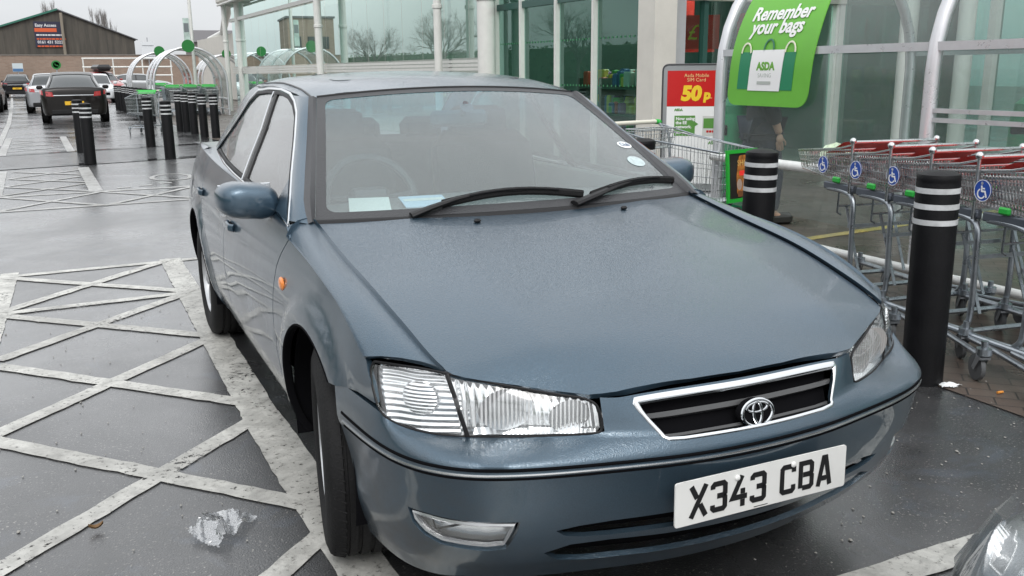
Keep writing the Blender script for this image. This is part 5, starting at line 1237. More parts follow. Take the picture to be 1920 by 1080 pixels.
def full(half):     # a shape on the middle line, both halves, as one loop in signed columns
    h=[p for p in half];l=[(-u,v) for u,v in h if u>1e-6]
    return h+l[::-1]
def S_fb(u,v,sg=1):
    P=S_fas(np.abs(u),v,1);P[:,0]*=np.where(np.asarray(u)<0,-1,1);return P
bo=[(u,v) for u,v in bump_out if u>0];bo=bo+[(0,11)]+[(-u,v) for u,v in bo[::-1]]+[(0,0)]
fogm=lambda s:[(s*u,v) for u,v in fog]
bumper=panel('front_bumper',S_fb,bo,[full(slot1),full(slot2),full(gr_out),fogm(1),fogm(-1)],BLUE,car,.022,(su,sv),depth=.014)
for sl in (slot1,slot2):
    panel('air_intake',S_fb,full([(u*1.01,v) for u,v in sl]),[],GAP,bumper,.05,(su,sv),off=-.030,depth=.001)
# bright line on the bumper moulding with its dark groove
us=np.linspace(-8.85,8.85,90)
P,nn=curve_on(S_fb,[(u,5.95) for u in us]);MB().tube(P+nn*.0004,.0036,6,normals=nn,flat=(.7,1)).build('moulding_line',SATIN,bumper)
P,nn=curve_on(S_fb,[(u,6.45) for u in us]);MB().tube(P-nn*.0005,.0045,6,normals=nn,flat=(.6,1.)).build('moulding_groove',GAP,bumper)
P,nn=curve_on(S_fb,[(u,5.55) for u in us]);MB().tube(P-nn*.0005,.004,6,normals=nn,flat=(.6,1.)).build('moulding_groove',GAP,bumper)
def fogl(sg):
    q=fogm(sg)
    o=panel('fog_light',S_fb,inset(q,.004,(su,sv)),[],LENS,car,.03,(su,sv),off=-.012,depth=.002)
    panel('fog_reflector',S_fb,q,[],REFL,o,.03,(su,sv),off=-.030,depth=.001)
    P,nn=curve_on(S_fb,resample(inset(q,.007,(su,sv)),.02,(su,sv)));MB().tube(P-nn*.009,.006,6,closed=True,normals=nn).build('fog_bezel',SATIN,o)
    P,nn=curve_on(S_fb,[(sg*6.55,3.7),(sg*6.5,3.2),(sg*5.2,3.72)]);MB().tube(P-nn*.016,.003,5).build('lens_rib',BLACKP,o)
mir(fogl)
# --- grille
grille=panel('grille',S_fb,full(gr_out),[],GAP,car,.05,(su,sv),off=-.034,depth=.001)
rim_o=full(gr_out);rim=resample(rim_o,.012,(su,sv))
rim=inset(rim,.004,(su,sv))
P,nn=curve_on(S_fb,rim);W_=[]
for u,v in rim: W_.append(.0105 if v>10.5 else .0047)
mb=MB();P=np.array(P)
kk=len(P);sm=np.array(W_);sm=np.array([sm[[(i+j)%kk for j in (-2,-1,0,1,2)]].mean() for i in range(kk)])
mb.tube(P+nn*.001-np.c_[np.zeros(kk),np.zeros(kk),(sm-.0047)],list(sm),10,closed=True,normals=nn,flat=(.62,1.0)).build('grille_surround',CHR,grille)
SLAT=mat('grille slat grey',(.075,.076,.078),.34)
for v0,um in ((9.85,2.02),(8.85,1.94)):
    rows=[]
    for u in np.linspace(-um,um,41):
        P,nn=curve_on(S_fb,[(u,v0+.12),(u,v0+.09),(u,v0-.13),(u,v0-.15)])
        rows.append([tuple(P[0]-nn[0]*.032),tuple(P[1]-nn[1]*.010),tuple(P[2]-nn[2]*.012),tuple(P[3]-nn[3]*.032)])
    MB().grid(rows).build('grille_slat',SLAT,grille)
# emblem : oval ring with two crossing ovals
ce=S_fb(np.array([0.]),np.array([9.35]))[0];M=frame(ce+np.array([0,-.012,0]),(1,0,0),(0,.22,1))
em=MB();em.lathe([(.001,.0),(.047,-.001),(.050,-.006),(.050,-.02)][::-1],32,M@Matrix.Diagonal((1,.70,1,1))).build('emblem',GAP,grille)
em=grille.children[-1]
def oval(a,b,cx,cy,w):
    return [M@Vector((cx+a*math.cos(t),cy+b*math.sin(t),.002)) for t in np.linspace(0,2*math.pi,40,endpoint=False)]
e2=MB()
nz=[tuple((M.to_3x3()@Vector((0,0,1))))]*40
for a,b,cx,cy,w in ((.046,.032,0,0,.0044),(.031,.0115,0,.0135,.0034),(.0125,.027,0,.001,.0036)):
    e2.tube(oval(a,b,cx,cy,w),w,8,closed=True,normals=nz,flat=(.7,1))
e2.build('emblem_rings',CHR,em)
# --- headlights
lamp=[(3.06,9.12),(3.5,9.03),(4.04,8.98),(5.0,8.97),(5.83,9.04),(6.6,9.03),(7.19,9.02),(7.6,9.06),(7.87,9.28),(7.96,10.0),(8.0,10.6),(7.85,10.98),(6.8,11.0),(5.76,11.0),(4.98,10.97),(4.47,10.96),(3.84,10.95),(3.25,10.88),(3.08,10.6),(3.03,9.8)]
ls=(.105,.047)
def headl(sg):
    q=rounded([(sg*u*ls[0],v*ls[1]) for u,v in lamp],.016,4)/np.array(ls)
    h=panel('headlight',S_fb,inset(q,.006,ls),[],LENS,car,.025,ls,off=.001,depth=.003)
    panel('lamp_housing',S_fb,q,[],FLUTE,h,.03,ls,off=-.045,depth=.001)
    # turn signal : ribbed reflector in the outer third
    dv=lambda v:5.0+(.0 if v<10 else .0)
    ts=[(sg*u,v) for u,v in [(5.12,9.03),(5.83,9.09),(6.6,9.08),(7.19,9.08),(7.6,9.12),(7.80,9.32),(7.88,10.0),(7.92,10.6),(7.8,10.9),(6.8,10.93),(5.76,10.93),(5.06,10.9)]]
    panel('indicator_reflector',S_fb,ts,[],RIBS,h,.02,ls,off=-.020,depth=.03)
    P,nn=curve_on(S_fb,[(sg*u,v) for u,v in [(5.0,9.0),(5.0,9.6),(4.99,10.3),(4.985,10.95)]]);MB().tube(P-nn*.0,.006,6,normals=nn,flat=(.5,1)).build('lamp_divider',BLACKP,h)
    # bowls
    for u,v,r,d in ((4.30,9.92,.058,.05),(3.50,9.84,.045,.045)):
        P,nn=curve_on(S_fb,[(sg*u,v)]);n=Vector(nn[0]);f=(n*.35+Vector((0,-1,0.05))).normalized()
        Mx=frame(Vector(P[0])-n*.020-f*.0,f.cross(Vector((0,0,1))),(0,0,1))
        if (Mx.to_3x3()@Vector((0,0,1))).dot(f)<0: Mx=Mx@Matrix.Rotation(math.pi,4,'Y')
        Mx=Mx@Matrix.Diagonal((1.1,.84,1,1))
        b=MB();b.lathe([(r*1.05,.002),(r,.0)]+[(r*t,-d*(1-t*t)) for t in (.9,.75,.6,.45,.3,.16)],36,Mx).build('lamp_bowl',FLUTE2,h)
        b=MB();b.lathe([(.001,.0),(.012,-.004),(.014,-.02),(.014,-d)],16,Mx@Matrix.Translation((0,0,-.012))).build('bulb_shield',SATIN,h)
    P,nn=curve_on(S_fb,[(sg*u,v) for u,v in [(3.15,9.10),(3.6,9.12),(4.2,9.12),(4.9,9.10)]])
    MB().grid([[tuple(p-n*.004) for p,n in zip(P,nn)],[tuple(p-n*.035+np.array([0,0,.012])) for p,n in zip(P,nn)]]).build('lamp_sill',REFL,h)
    P,nn=curve_on(S_fb,resample(q,.02,ls));MB().tube(P-nn*.002,.0036,6,closed=True,normals=nn).build('lamp_seal',BLACKP,h)
    P,nn=curve_on(S_fb,[(sg*5.9,10.0)]);n=Vector(nn[0]);Mx=frame(Vector(P[0])-n*.016,n.cross(Vector((0,0,1))),(0,0,1))
    if (Mx.to_3x3()@Vector((0,0,1))).dot(n)<0: Mx=Mx@Matrix.Rotation(math.pi,4,'Y')
    MB().lathe([(.047,0),(.044,.006),(.03,.011),(.001,.013)],28,Mx@Matrix.Diagonal((1,.95,1,1))).build('signal_bowl',ribbed('ribbed signal bowl','Z',34,.6) if 'ribbed signal bowl' not in MATS else MATS['ribbed signal bowl'],h)
mir(headl)
# dark space behind grille and lamps
rows=[]
for v in (7.6,8.4,9.2,10,10.8): 
    P,nn=curve_on(S_fb,[(u,v) for u in np.linspace(-8.2,8.2,40)]);rows.append([tuple(p*np.array([.93,1,1])+np.array([0,.10,-.012])) for p in P])
MB().grid(rows).build('front_panel',GAP,car)
rows=[[(x*.96,y+.03,float(hood(x*.97,y))-.03) for x in np.linspace(-.71,.71,15)] for y in np.linspace(-.62,.36,12)];MB().grid(rows).build('hood_liner',GAP,car)
# --- number plate
plate=MB();Mp=frame((0,-.9655,.4445),(1,0,0),(0,.02,1))
plate.prism(rounded([(-.26,-.0555),(.26,-.0555),(.26,.0555),(-.26,.0555)],.008,4),Mp@Matrix.Translation((0,0,-.0045)),.004)
plate=plate.build('number_plate',PLATEW,car,smooth=False)
GL={'X':[[(4,0),(46,79)],[(4,79),(20.6,47.5)],[(29.4,31.5),(46,0)]],
'3':[[(7,60),(7,67),(12,72),(38,72),(43,67),(43,46),(38,41),(20,41)],[(37.5,41),(43,35),(43,12),(38,7),(12,7),(7,12),(7,20)]],
'4':[[(34,79),(7,25),(50,25)],[(37,0),(37,17.6)],[(37,32.4),(37,46)]],
'C':[[(43,56),(43,67),(38,72),(12,72),(7,67),(7,12),(12,7),(38,7),(43,12),(43,23)]],
'B':[[(7,7),(7,72),(36,72),(42,66.5),(42,47),(37,41.5),(15,41.5)],[(37,41.5),(43,35.5),(43,12.5),(37.5,7),(14,7)]],
'A':[[(6,0),(21.5,75),(28.5,75),(44,0)],[(17,20),(33,20)]]}
x=-.2195
for i,ch in enumerate('X343 CBA'):
    if ch==' ': x+=.033;continue
    g=MB()
    for path in GL[ch]:
        for q in stroke(path,13.5): g.prism([(x+a/1000,-.0395+b/1000) for a,b in q],Mp,.0006)
    g.build('plate_letter',INK,plate,smooth=False);x+=.0585
for sx in (-.083,.088): MB().ball(Mp@Vector((sx,.036,.001)),.0075,10,(1,.5,1)).build('plate_screw',WHITE,plate)
MB().prism([(-.03,-.0515),(.012,-.0515),(.012,-.0495),(-.03,-.0495)],Mp,.0003).build('maker_line',INK,plate,smooth=False)
# --- wheels
def wheel(x,y,st,sg):
    w=empty('wheel',(x,y,.322));w.parent=car;w.rotation_euler=(0,0,st)
    A=Matrix.Rotation(rad(90)*sg,4,'Y')
    t=MB()
    prof=[(.19,-.085),(.205,-.100),(.235,-.108),(.28,-.106),(.308,-.096),(.318,-.082)]
    for c in (-.052,-.018,.018,.052): prof+=[(.3225,c-.0065),(.314,c-.0045),(.314,c+.0045),(.3225,c+.0065)]
    prof+=[(.318,.082),(.308,.096),(.28,.106),(.235,.108),(.205,.100),(.19,.085)]
    t.lathe(prof,56,A,closed=True)
    # tread blocks: shallow slanted cuts across both shoulders
    for k in range(64):
        a=2*math.pi*k/64
        for s in (-1,1):
            p=[]
            for c,da in ((.056,0),(.088,.045)):
                p.append(A@Vector(((.3232 if c<.08 else .3135)*math.cos(a+da),(.3232 if c<.08 else .3135)*math.sin(a+da),s*c)))
            t.tube(p,.0022,4,caps=False)
    t.build('tyre',RUB,w,sharp=40)
    r=MB();r.lathe([(.192,-.08),(.186,.055),(.192,.082),(.197,.092),(.190,.094),(.176,.070),(.170,.02),(.168,-.05)],44,A,closed=True)
    for k in range(7):
        a=2*math.pi*k/7
        pts=[A@Vector((q*math.cos(a+da),q*math.sin(a+da),z)) for q,z,da in ((.03,.062,0),(.08,.072,.0),(.13,.073,.03),(.178,.066,.05))]
        r.tube(pts,[.03,.022,.020,.026],6,flat=(.6,1.25),normals=[A.to_3x3()@Vector((0,0,1))]*4)
    r.lathe([(.001,.082),(.030,.080),(.036,.07),(.05,.06),(.05,.03)][::-1],24,A);r.build('rim',ALLOY,w)
    MB().lathe([(.15,-.03),(.001,-.03)],24,A).build('brake_disc',mat('rusty disc',(.10,.08,.07),.5,.6),w)
wheel(-.757,0.0,rad(-9.5),-1);wheel(.765,0.0,rad(-9.5),1);wheel(-.762,2.67,0,-1);wheel(.762,2.67,0,1)
MB().box((0,1.35,.26),(1.10,3.9,.10),0,bev=.03).build('underbody',GAP,car)
MB().box((0,-.40,.36),(.96,.40,.20),0,bev=.05).build('engine_tray',GAP,car)
# mud deposits, rubber at rear of front arch
# --- inside
MB().grid([[(x,y,z+.02*math.cos(x*2.5)) for x in np.linspace(-.72,.72,15)] for y,z in ((.36,.90),(.55,.915),(.75,.93),(.92,.925),(1.0,.88),(1.02,.6))]).build('dashboard',DASH,car)
def seat(x,y):
    s=MB();rows=[]
    def slab(c,w,h,d,tilt,name,parent,pw=.5):
        b=MB();M=Matrix.Translation(c)@Matrix.Rotation(tilt,4,'X')
        rows=[]
        for i in range(9):
            v=-1+2*i/8;r=[]
            for j in range(20):
                a=2*math.pi*j/20;ca,sa=math.cos(a),math.sin(a)
                k=(1-abs(v)**5)**.35 if abs(v)<1 else .02
                r.append(M@Vector((w/2*np.sign(ca)*abs(ca)**pw*(.72+.28*k),d/2*np.sign(sa)*abs(sa)**pw*k,h/2*v)))
            rows.append(r+[r[0]])
        b.grid(rows);return b.build(name,FABRIC,parent)
    b=slab((x,y,.84),.52,.64,.17,rad(-14),'seat_back',car)
    slab((x,y+.10,1.165),.30,.20,.11,rad(-8),'headrest',b,.6)
    slab((x,y-.28,.52),.50,.50,.16,rad(80),'seat_cushion',car)
seat(-.37,1.52);seat(.37,1.56)
b=MB();b.box((0,2.42,.78),(1.26,.16,.62),M=Matrix.Rotation(rad(-16),3,'X'),bev=.06);b.build('rear_seat',FABRIC,car)
for x in (-.37,0,.37): MB().box((x,2.50,1.11),(.25,.09,.14),M=Matrix.Rotation(rad(-10),3,'X'),bev=.04).build('headrest',FABRIC,car)
MB().box((0,2.75,1.0),(1.25,.5,.02)).build('parcel_shelf',TRIMLT,car)
MB().box((0,1.5,.30),(1.3,2.4,.02)).build('cabin_floor',GAP,car)
for sg in (-1,1): MB().box((sg*.775,1.5,.66),(.03,2.1,.60),0,bev=.01).build('door_trim',mat('door card',(.34,.345,.34),.85),car)
Ms=Matrix.Translation((-.37,1.02,.925))@Matrix.Rotation(rad(62),4,'X')
st=MB();st.tube([Ms@Vector((.185*math.cos(a),.185*math.sin(a),0)) for a in np.linspace(0,2*math.pi,40,endpoint=False)],.016,8,closed=True)
st.box(Ms@Vector((0,-.01,-.02)),(.17,.14,.05),M=Ms.to_3x3(),bev=.02)
for a in (0.1,math.pi-.1,-1.2,-1.94): st.tube([Ms@Vector((.06*math.cos(a),.06*math.sin(a),-.01)),Ms@Vector((.18*math.cos(a),.18*math.sin(a),0))],.012,6)
st.build('steering_wheel',mat('steering rim',(.05,.05,.055),.6),car)
im=MB();im.box((-.03,.90,1.245),(.25,.03,.065),.05,bev=.015);im.tube([(-.02,.89,1.26),(-.02,.85,1.305)],.012);im.build('interior_mirror',mat('mirror back',(.09,.09,.10),.6),car)
MB().lathe([(.001,0),(.028,0),(.028,.004),(.001,.006)],20,frame(S_ws(np.array([-.032]),np.array([.80]))[0]+np.array([0,.01,-.01]),(1,0,0),(0,.7,.7))).build('mirror_mount',mat('mirror mount',(.12,.07,.09),.5),ws)
PAP=mat('white paper',(.80,.82,.82),.9);PAPB=mat('pale blue paper',(.40,.52,.66),.9);PAP=mat('off white paper',(.58,.62,.62),.9)
def leaflet(name,c,w,d,rz,m,label):
    o=MB().box((0,0,0),(w,d,.004),0).build(name,m,None,smooth=False);o.location=c;o.rotation_euler=(rad(8),0,rz);return tag(o,label,'leaflet')
leaflet('leaflet',(-.475,.69,.951),.15,.19,-.25,PAP,'plain white sheet of paper on the blue saloon dashboard')
o=leaflet('leaflet',(-.265,.68,.952),.17,.15,-.12,PAPB,'pale blue printed leaflet on the blue saloon dashboard')
MB().box((0,.02,.003),(.15,.03,.001)).build('print_block',PAP,o,smooth=False)
# ================================================================== other cars
def generic_car(label,col,L_=4.6,Wd=1.8,Hh=1.46,kind='hatch',group='cars parked in the background',plate=None,front_plate=None,metal=.5,rough=.3,box=False,lamps='rear',near=False):
    """nose towards -y, origin on the ground under the middle"""
    o=empty('parked_car',(0,0,0),0,label,'car',group)
    pm=paint('car paint '+str(len(MATS)),col,metal,rough,.5,.3,.35 if max(col)<.05 else 1.);w=Wd/2;h=L_/2
    # body : stations along the length (y, half width, z low, z shoulder, z top)
    ST=[(-1.0,.70,.36,.55,.60),(-.985,.80,.24,.60,.66),(-.93,.90,.20,.66,.74),(-.80,.965,.20,.74,.83),(-.55,.995,.20,.83,.92),(-.38,1.0,.20,.88,.97),(0,1.0,.20,.91,.985),(.4,1.0,.20,.95,1.0),(.7,.99,.22,.98,1.02),(.9,.955,.22,1.0,1.045),(.965,.90,.23,.97,1.03),(.99,.84,.25,.85,.93),(1.0,.74,.30,.72,.78)]
    sc=Hh/1.46
    rows=[]
    for y,hw,zl,zs,zt in ST:
        hw*=w;zl*=sc;zs*=sc;zt*=sc;r=[]
        for fx,z in ((0,zt),(.55,zt-.006),(.80,zt-.03),(.92,zs+ (zt-zs)*.35),(.975,zs-.03),(1.0,zs-.16*(zs-zl)/.6),(.995,(zs+zl)/2),(.97,zl+.10),(.93,zl+.02),(.84,zl),(0,zl)): r.append((fx*hw,y*h,z))
        rows.append([(-x,yy,z) for x,yy,z in r[::-1]]+r[1:])
    rows=[list(map(tuple,q)) for q in smooth_rows(rows,4)]
    m=MB();m.grid(rows);m.F.append(tuple(range(len(rows[0]))));m.MI.append(0);k=len(rows[0]);m.F.append(tuple((len(rows)-1)*k+i for i in range(k))[::-1]);m.MI.append(0)
    m.build('body',pm,o,sharp=50)
    # cabin
    if kind=='hatch': CB=[(-.46,.80,.94),(-.13,.66,1.36),(.05,.645,1.43),(.35,.64,1.455),(.62,.62,1.42),(.80,.60,1.33),(.93,.74,1.03)]
    else: CB=[(-.42,.82,.95),(-.12,.67,1.37),(.08,.655,1.44),(.3,.65,1.455),(.5,.63,1.41),(.66,.62,1.30),(.86,.76,1.02)]
    def cab(z0,off,ys0=None):
        rows=[]
        for (y,hw,z) in smooth_rows([[c] for c in CB],5)[:,0]:
            base=(.95+.06*(y+.5)/1.4);r=[]
            wt=hw*w/.9*.9;wb=.86*w
            for f in (0,.25,.5,.75,.92): r.append((wb+(wt-wb)*f,base+(z-.05-base)*f))
            r+=[(wt*.93,z-.018),(wt*.75,z-.004),(wt*.4,z+.008),(0,z+.012)]
            r=[(x+off*(1 if x>0 else 0),y*h,zz*sc+off) for x,zz in r];rows.append(r+[(-x,a,b_) for x,a,b_ in r[-2::-1]])
        return rows
    G=cab(0,0);mg=MB();mg.grid(G,flip=False)
    DG=mat('dark car glass',(.035,.042,.045),.05,0,.6)
    mg.build('window_glass',DG,o,sharp=60)
    R2=cab(0,.012);n=len(R2);k=len(R2[0]);rf=MB()
    i0=[i for i,q in enumerate(R2) if q[k//2][1]>-.16*h][0];i1=[i for i,q in enumerate(R2) if q[k//2][1]<.70*h*(1 if kind=='hatch' else .82)][-1]
    rf.grid([q[4:-4] for q in R2[i0:i1+1]]);rf=rf.build('roof',pm,o)
    for s in (0,1):   # pillars
        for a,b_ in ((0,i0),(i1,n-1)):
            q=[R2[i][4:6] if s==0 else R2[i][-6:-4] for i in range(a,b_+1)];MB().grid([[Vector(p[0]),Vector(p[1])] for p in q]).build('pillar',pm,o)
        ib=[i for i,q in enumerate(R2) if q[k//2][1]>.17*h][0]
        q=[[Vector(R2[ib][j if s==0 else -1-j])+Vector((0,-.04,0)),Vector(R2[ib][j if s==0 else -1-j])+Vector((0,.04,0))] for j in range(5)];MB().grid(q).build('door_pillar',BLACKP,o)
    # wheels, arches
    for x in (-1,1):
        for y in (-.60,.60):
            wh_=empty('wheel',(x*(w-.12),y*h,.315));wh_.parent=o;A=Matrix.Rotation(rad(90)*x,4,'Y')
            q=MB();q.lathe([(.2,-.09),(.24,-.105),(.30,-.10),(.315,-.08),(.315,.08),(.30,.10),(.24,.105),(.2,.09)],28,A,closed=True);q.build('tyre',RUB,wh_)
            q=MB();q.lathe([(.001,.07),(.06,.075),(.16,.06),(.2,.085),(.205,.07)][::-1],24,A);q.build('rim',ALLOY,wh_)
            q=MB();q.lathe([(.001,.0),(.385,.0)],28,Matrix.Translation((x*(w*1.0+.004),y*h,.33))@A);q.build('wheel_arch',GAP,o)
            wh_.location.x=x*(w-.085)
    RL=mat('red lens',(.35,.01,.012),.12,0,1.)
    for s in (-1,1):
        MB().box((s*w*1.06,-.30*h,1.0*sc),(.20,.09,.13),s*-.1,bev=.04).build('side_mirror',pm,o)
        m=MB();m.grid([[(s*w*f,h*yy,zz*sc) for f,yy,zz in r_] for r_ in (((.62,1.005,.90),(.80,.985,.92),(.93,.94,.95),(.985,.86,.97)),((.58,1.008,.77),(.80,.995,.79),(.945,.95,.83),(.995,.87,.87)))],flip=s>0)
        m.build('tail_light',RL,o)
        m=MB();m.grid([[(s*w*f,h*yy,zz*sc) for f,yy,zz in r_] for r_ in (((.55,-1.0,.66),(.75,-.965,.69),(.90,-.90,.745),(.975,-.80,.79)),((.52,-1.018,.56),(.75,-.995,.57),(.925,-.935,.61),(.99,-.82,.68)))],flip=s<0)
        hl=m.build('headlight',mat('pale lamp glass',(.55,.57,.58),.08,.6,.5) if not near else LENS,o)
        if near:
            V_=m.V;q=MB();q.add([(x*.965,y+.035,z) for x,y,z in V_],m.F);q.build('lamp_reflector',ribbed('soft lamp reflector','Z',9,.5) if 'soft lamp reflector' not in MATS else MATS['soft lamp reflector'],hl)
            c=Vector(V_[1])*.5+Vector(V_[6])*.5;n=Vector((s*.35,-1,.25)).normalized();Mb=frame(c+Vector((-s*.02,.02,0)),n.cross(Vector((0,0,1))),(0,0,1))
            if (Mb.to_3x3()@Vector((0,0,1))).dot(n)<0: Mb=Mb@Matrix.Rotation(math.pi,4,'Y')
            q=MB();q.lathe([(.055,.0)]+[(.05*t_,-.04*(1-t_*t_)) for t_ in (1,.8,.6,.4,.2)],28,Mb);q.build('lamp_bowl',FLUTE2,hl)
    MB().box((0,-h*1.0,.45*sc),(1.1,.05,.14),bev=.02).build('lower_grille',GAP,o);MB().box((0,-h*1.0,.60*sc),(.75,.06,.09),bev=.02).build('upper_grille',GAP,o)
    MB().box((0,h*.985,.33*sc),(1.30,.10,.16),bev=.03).build('rear_valance',BLACKP,o)
    MB().box((0,h*.999,.80*sc),(1.12*w/.9,.03,.028),bev=.008).build('boot_trim',CHR,o)
    if plate:
        p=MB().box((0,h*1.0+.02,.58*sc),(.52,.015,.11)).build('number_plate',mat('yellow plate',(.72,.42,.02),.4),o,smooth=False)
        text('plate_text',plate,.095,Matrix.Translation((0,h+.03,.548*sc))@Matrix.Rotation(math.pi,4,'Z')@Matrix.Rotation(rad(90),4,'X'),INK,p,depth=.002)
    MB().box((0,-h*1.0-.025,.47*sc),(.52,.012,.11)).build('number_plate',PLATEW,o,smooth=False)
    if box:
        MB().box((0,.1,Hh+.24),(.85,1.9,.38),bev=.14).build('roof_box',mat('black roof box',(.02,.02,.022),.3),o)
        m=MB()
        for y in (-.4,.6): m.box((0,y,Hh+.04),(1.2,.05,.04))
        m.build('roof_bar',BLACKP,o)
    return o
def resample3(P): return [tuple(np.array(P[i])*(1-t_)+np.array(P[(i+1)%len(P)])*t_) for i in range(len(P)) for t_ in (0,.33,.67)]
def smooth_rows(rows,n):
    A=np.array(rows,float);out=[]
    for i in range(len(A)-1):
        p0,p1,p2,p3=A[max(i-1,0)],A[i],A[i+1],A[min(i+2,len(A)-1)]
        for j in range(n):
            t=j/n;m1=.5*(p2-p0);m2=.5*(p3-p1);out.append(p1*(1+2*t)*(1-t)**2+m1*t*(1-t)**2+p2*t*t*(3-2*t)+m2*t*t*(t-1))
    out.append(A[-1]);return np.array(out)
def put(o,x,y,rz): o.location=(x,y,0);o.rotation_euler=(0,0,rad(rz));return o
# the rear faces +y in local space, so a car seen from behind is turned half round
put(generic_car('dark brown-black hatchback seen from behind with yellow plate behind the left bollards',(.007,.0055,.005),4.8,1.86,1.50,'saloon',plate='N16 T',metal=.25),-1.45,30.8,180)
put(generic_car('black hatchback seen from behind, farther off left of the dark hatchback',(.012,.012,.014),4.3,1.8,1.48,plate='YK07'),-4.75,68,180)
put(generic_car('white small hatchback facing the camera beside the bollard row',(.62,.64,.66),3.9,1.68,1.46,metal=0.),-.3,52,0)
put(generic_car('silver car mostly hidden behind the dark hatchback',(.34,.35,.37),4.5,1.78,1.48,metal=.7),-2.25,39.5,180)
put(generic_car('dark grey car at the left picture edge',(.035,.04,.045),4.4,1.8,1.46),-5.0,41.5,180)
put(generic_car('dark grey car in the left row behind the edge one',(.06,.065,.07),4.4,1.8,1.46),-6.0,52,180)
put(generic_car('red estate with a black roof box beyond the white hatchback',(.32,.03,.03),4.6,1.8,1.60,box=True,metal=.1),.3,63,12)
put(generic_car('blue grey car parked far off before the brick wall',(.08,.10,.13),4.3,1.75,1.45),-5.6,92,180)
put(generic_car('small grey car far off before the brick wall beside the black hatchback',(.10,.10,.11),4.3,1.75,1.45),-3.3,88,180)
put(generic_car('dark car far off beside the wall sign',(.03,.03,.035),4.3,1.75,1.45),-9.3,92,180)
put(generic_car('silver car beyond the far trolley shelter',(.36,.37,.38),4.4,1.78,1.46,metal=.7),3.6,78,90)
# the silver car nose at the lower right corner
sc_=generic_car('silver hatchback nose with clear headlamp at the lower right corner',(.30,.315,.325),4.3,1.76,1.48,group='',metal=.75,rough=.28,near=True)
if 'group' in sc_: del sc_['group']
put(sc_,.575,-3.70,180)
# ================================================================== person behind the shelter panel
def skin_body(name,verts,edges,radii,m,parent=None,sub=2):
    me=bpy.data.meshes.new(name);me.from_pydata(verts,edges,[]);o=bpy.data.objects.new(name,me);COL.objects.link(o)
    md=o.modifiers.new('skin','SKIN');s=o.modifiers.new('sub','SUBSURF');s.levels=sub;s.render_levels=sub
    for i,r in enumerate(radii): me.skin_vertices[0].data[i].radius=(r,r) if not isinstance(r,tuple) else r
    me.skin_vertices[0].data[0].use_root=True
    bpy.context.view_layer.update();dg=bpy.context.evaluated_depsgraph_get();e=bpy.data.meshes.new_from_object(o.evaluated_get(dg))
    bpy.data.objects.remove(o);bpy.data.meshes.remove(me);e.polygons.foreach_set('use_smooth',[True]*len(e.polygons));e.materials.clear()
    return link(name,e,m,parent)
pe=empty('person',(4.30,4.22,.006),rad(75),'person in dark jacket and dark blue trousers walking behind the shelter panel','person')
SKIN=mat('skin',(.42,.26,.19),.5)
# facing local -y ; body continuous : pelvis root, spine, head, arms, legs
V=[(0,0,.95),(0,0,1.12),(0,-.01,1.32),(0,0,1.45),(0,-.01,1.53),(0,-.03,1.64),(0,-.02,1.72),
 (-.17,0,1.42),(-.24,.06,1.14),(-.23,-.04,.92),(-.23,-.07,.84),(.17,0,1.42),(.24,-.06,1.14),(.22,-.20,.95),(.22,-.24,.88),
 (-.095,0,.90),(-.10,-.12,.50),(-.10,-.10,.10),(-.10,-.22,.045),(.095,0,.90),(.10,.10,.50),(.10,.30,.13),(.10,.20,.05)]
E_=[(0,1),(1,2),(2,3),(3,4),(4,5),(5,6),(3,7),(7,8),(8,9),(9,10),(3,11),(11,12),(12,13),(13,14),(0,15),(15,16),(16,17),(17,18),(0,19),(19,20),(20,21),(21,22)]
Rr=[(.15,.11),(.14,.105),(.165,.115),(.10,.08),.055,(.078,.095),(.07,.08),.065,.05,.038,.035,.065,.05,.038,.035,.09,.062,.045,.035,.09,.062,.045,.035]
body=skin_body('body',V,E_,Rr,SKIN,pe)
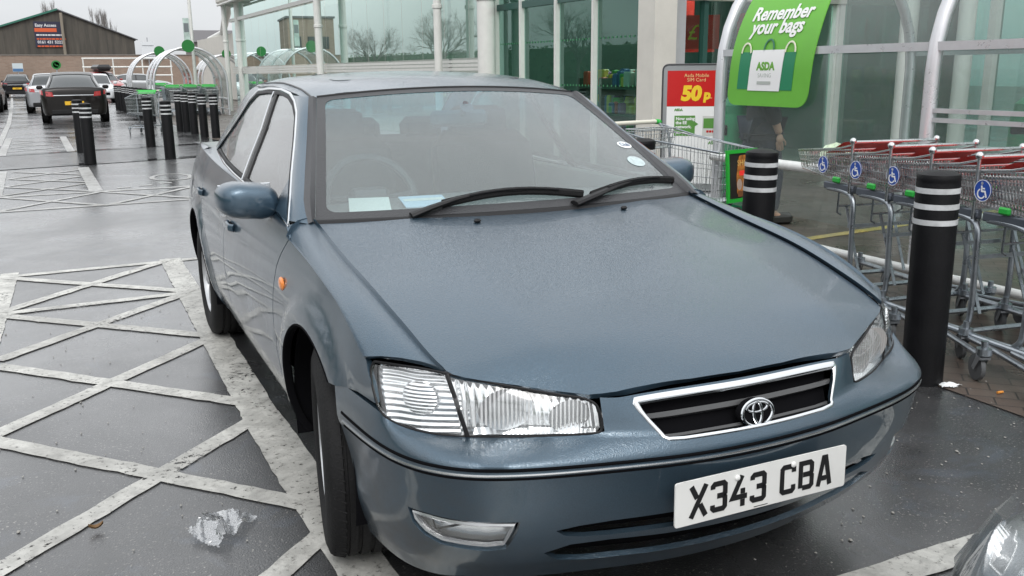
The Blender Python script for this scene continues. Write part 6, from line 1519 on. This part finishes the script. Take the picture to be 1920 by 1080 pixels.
def off(idx,name,m,k,extra=None):
    mp_={a:i for i,a in enumerate(idx)};e=[(mp_[a],mp_[b_]) for a,b_ in E_ if a in mp_ and b_ in mp_]
    return skin_body(name,[V[i] for i in idx],e,[((Rr[i][0]+k,Rr[i][1]+k) if isinstance(Rr[i],tuple) else Rr[i]+k) for i in idx],m,pe)
V.append((0,0,.84));E_.append((0,23));Rr.append((.175,.125))
off([0,1,2,3,7,8,9,11,12,13,23],'jacket',mat('dark jacket',(.014,.016,.022),.8,bump=.3,bscale=25),.034)
off([0,15,16,17,19,20,21],'trousers',mat('dark blue denim',(.010,.016,.034),.85,bump=.2,bscale=40),.016)
for i,(a,s) in enumerate((((-.10,-.10,.06),-1),((.10,.30,.09),1))):
    q=MB();q.box((a[0],a[1]-.07,a[2]-.015),(.10,.28,.125),bev=.04);q.build('shoe',mat('dark shoe',(.02,.018,.016),.5),pe)
h=MB();h.ball((0,-.02,1.70),.105,16,(.85,1.0,.95));h.build('hair',mat('dark hair',(.03,.022,.018),.7),pe)
f=MB()
f.ball((0,-.13,1.655),.018,8,(.7,1,1.3))
f.build('nose',SKIN,pe)
for s in (-1,1):
    MB().ball((s*.032,-.112,1.675),.011,8).build('eye',mat('eye',(.3,.28,.26),.2),pe);MB().ball((s*.083,-.02,1.66),.03,8,(.35,.7,1.1)).build('ear',SKIN,pe)
MB().tube([(-.025,-.118,1.60),(0,-.122,1.598),(.025,-.118,1.60)],.006,6).build('mouth',mat('lips',(.35,.14,.12),.5),pe)
for s,hx,hy,hz in ((-1,-.23,-.075,.83),(1,.22,-.245,.87)):
    q=MB();q.ball((hx,hy,hz-.03),.042,10,(.5,.8,1.1))
    for k in range(4): q.tube([(hx,hy-.025+.018*k,hz-.06),(hx-.004*s,hy-.028+.018*k-.006,hz-.10-.006*(k in (1,2))),(hx-.012*s,hy-.03+.018*k-.012,hz-.13-.008*(k in (1,2)))],[.009,.008,.006],6)
    q.tube([(hx,hy-.03,hz-.03),(hx-.01*s,hy-.06,hz-.06),(hx-.014*s,hy-.065,hz-.09)],[.011,.009,.007],6);q.build('hand',SKIN,pe)
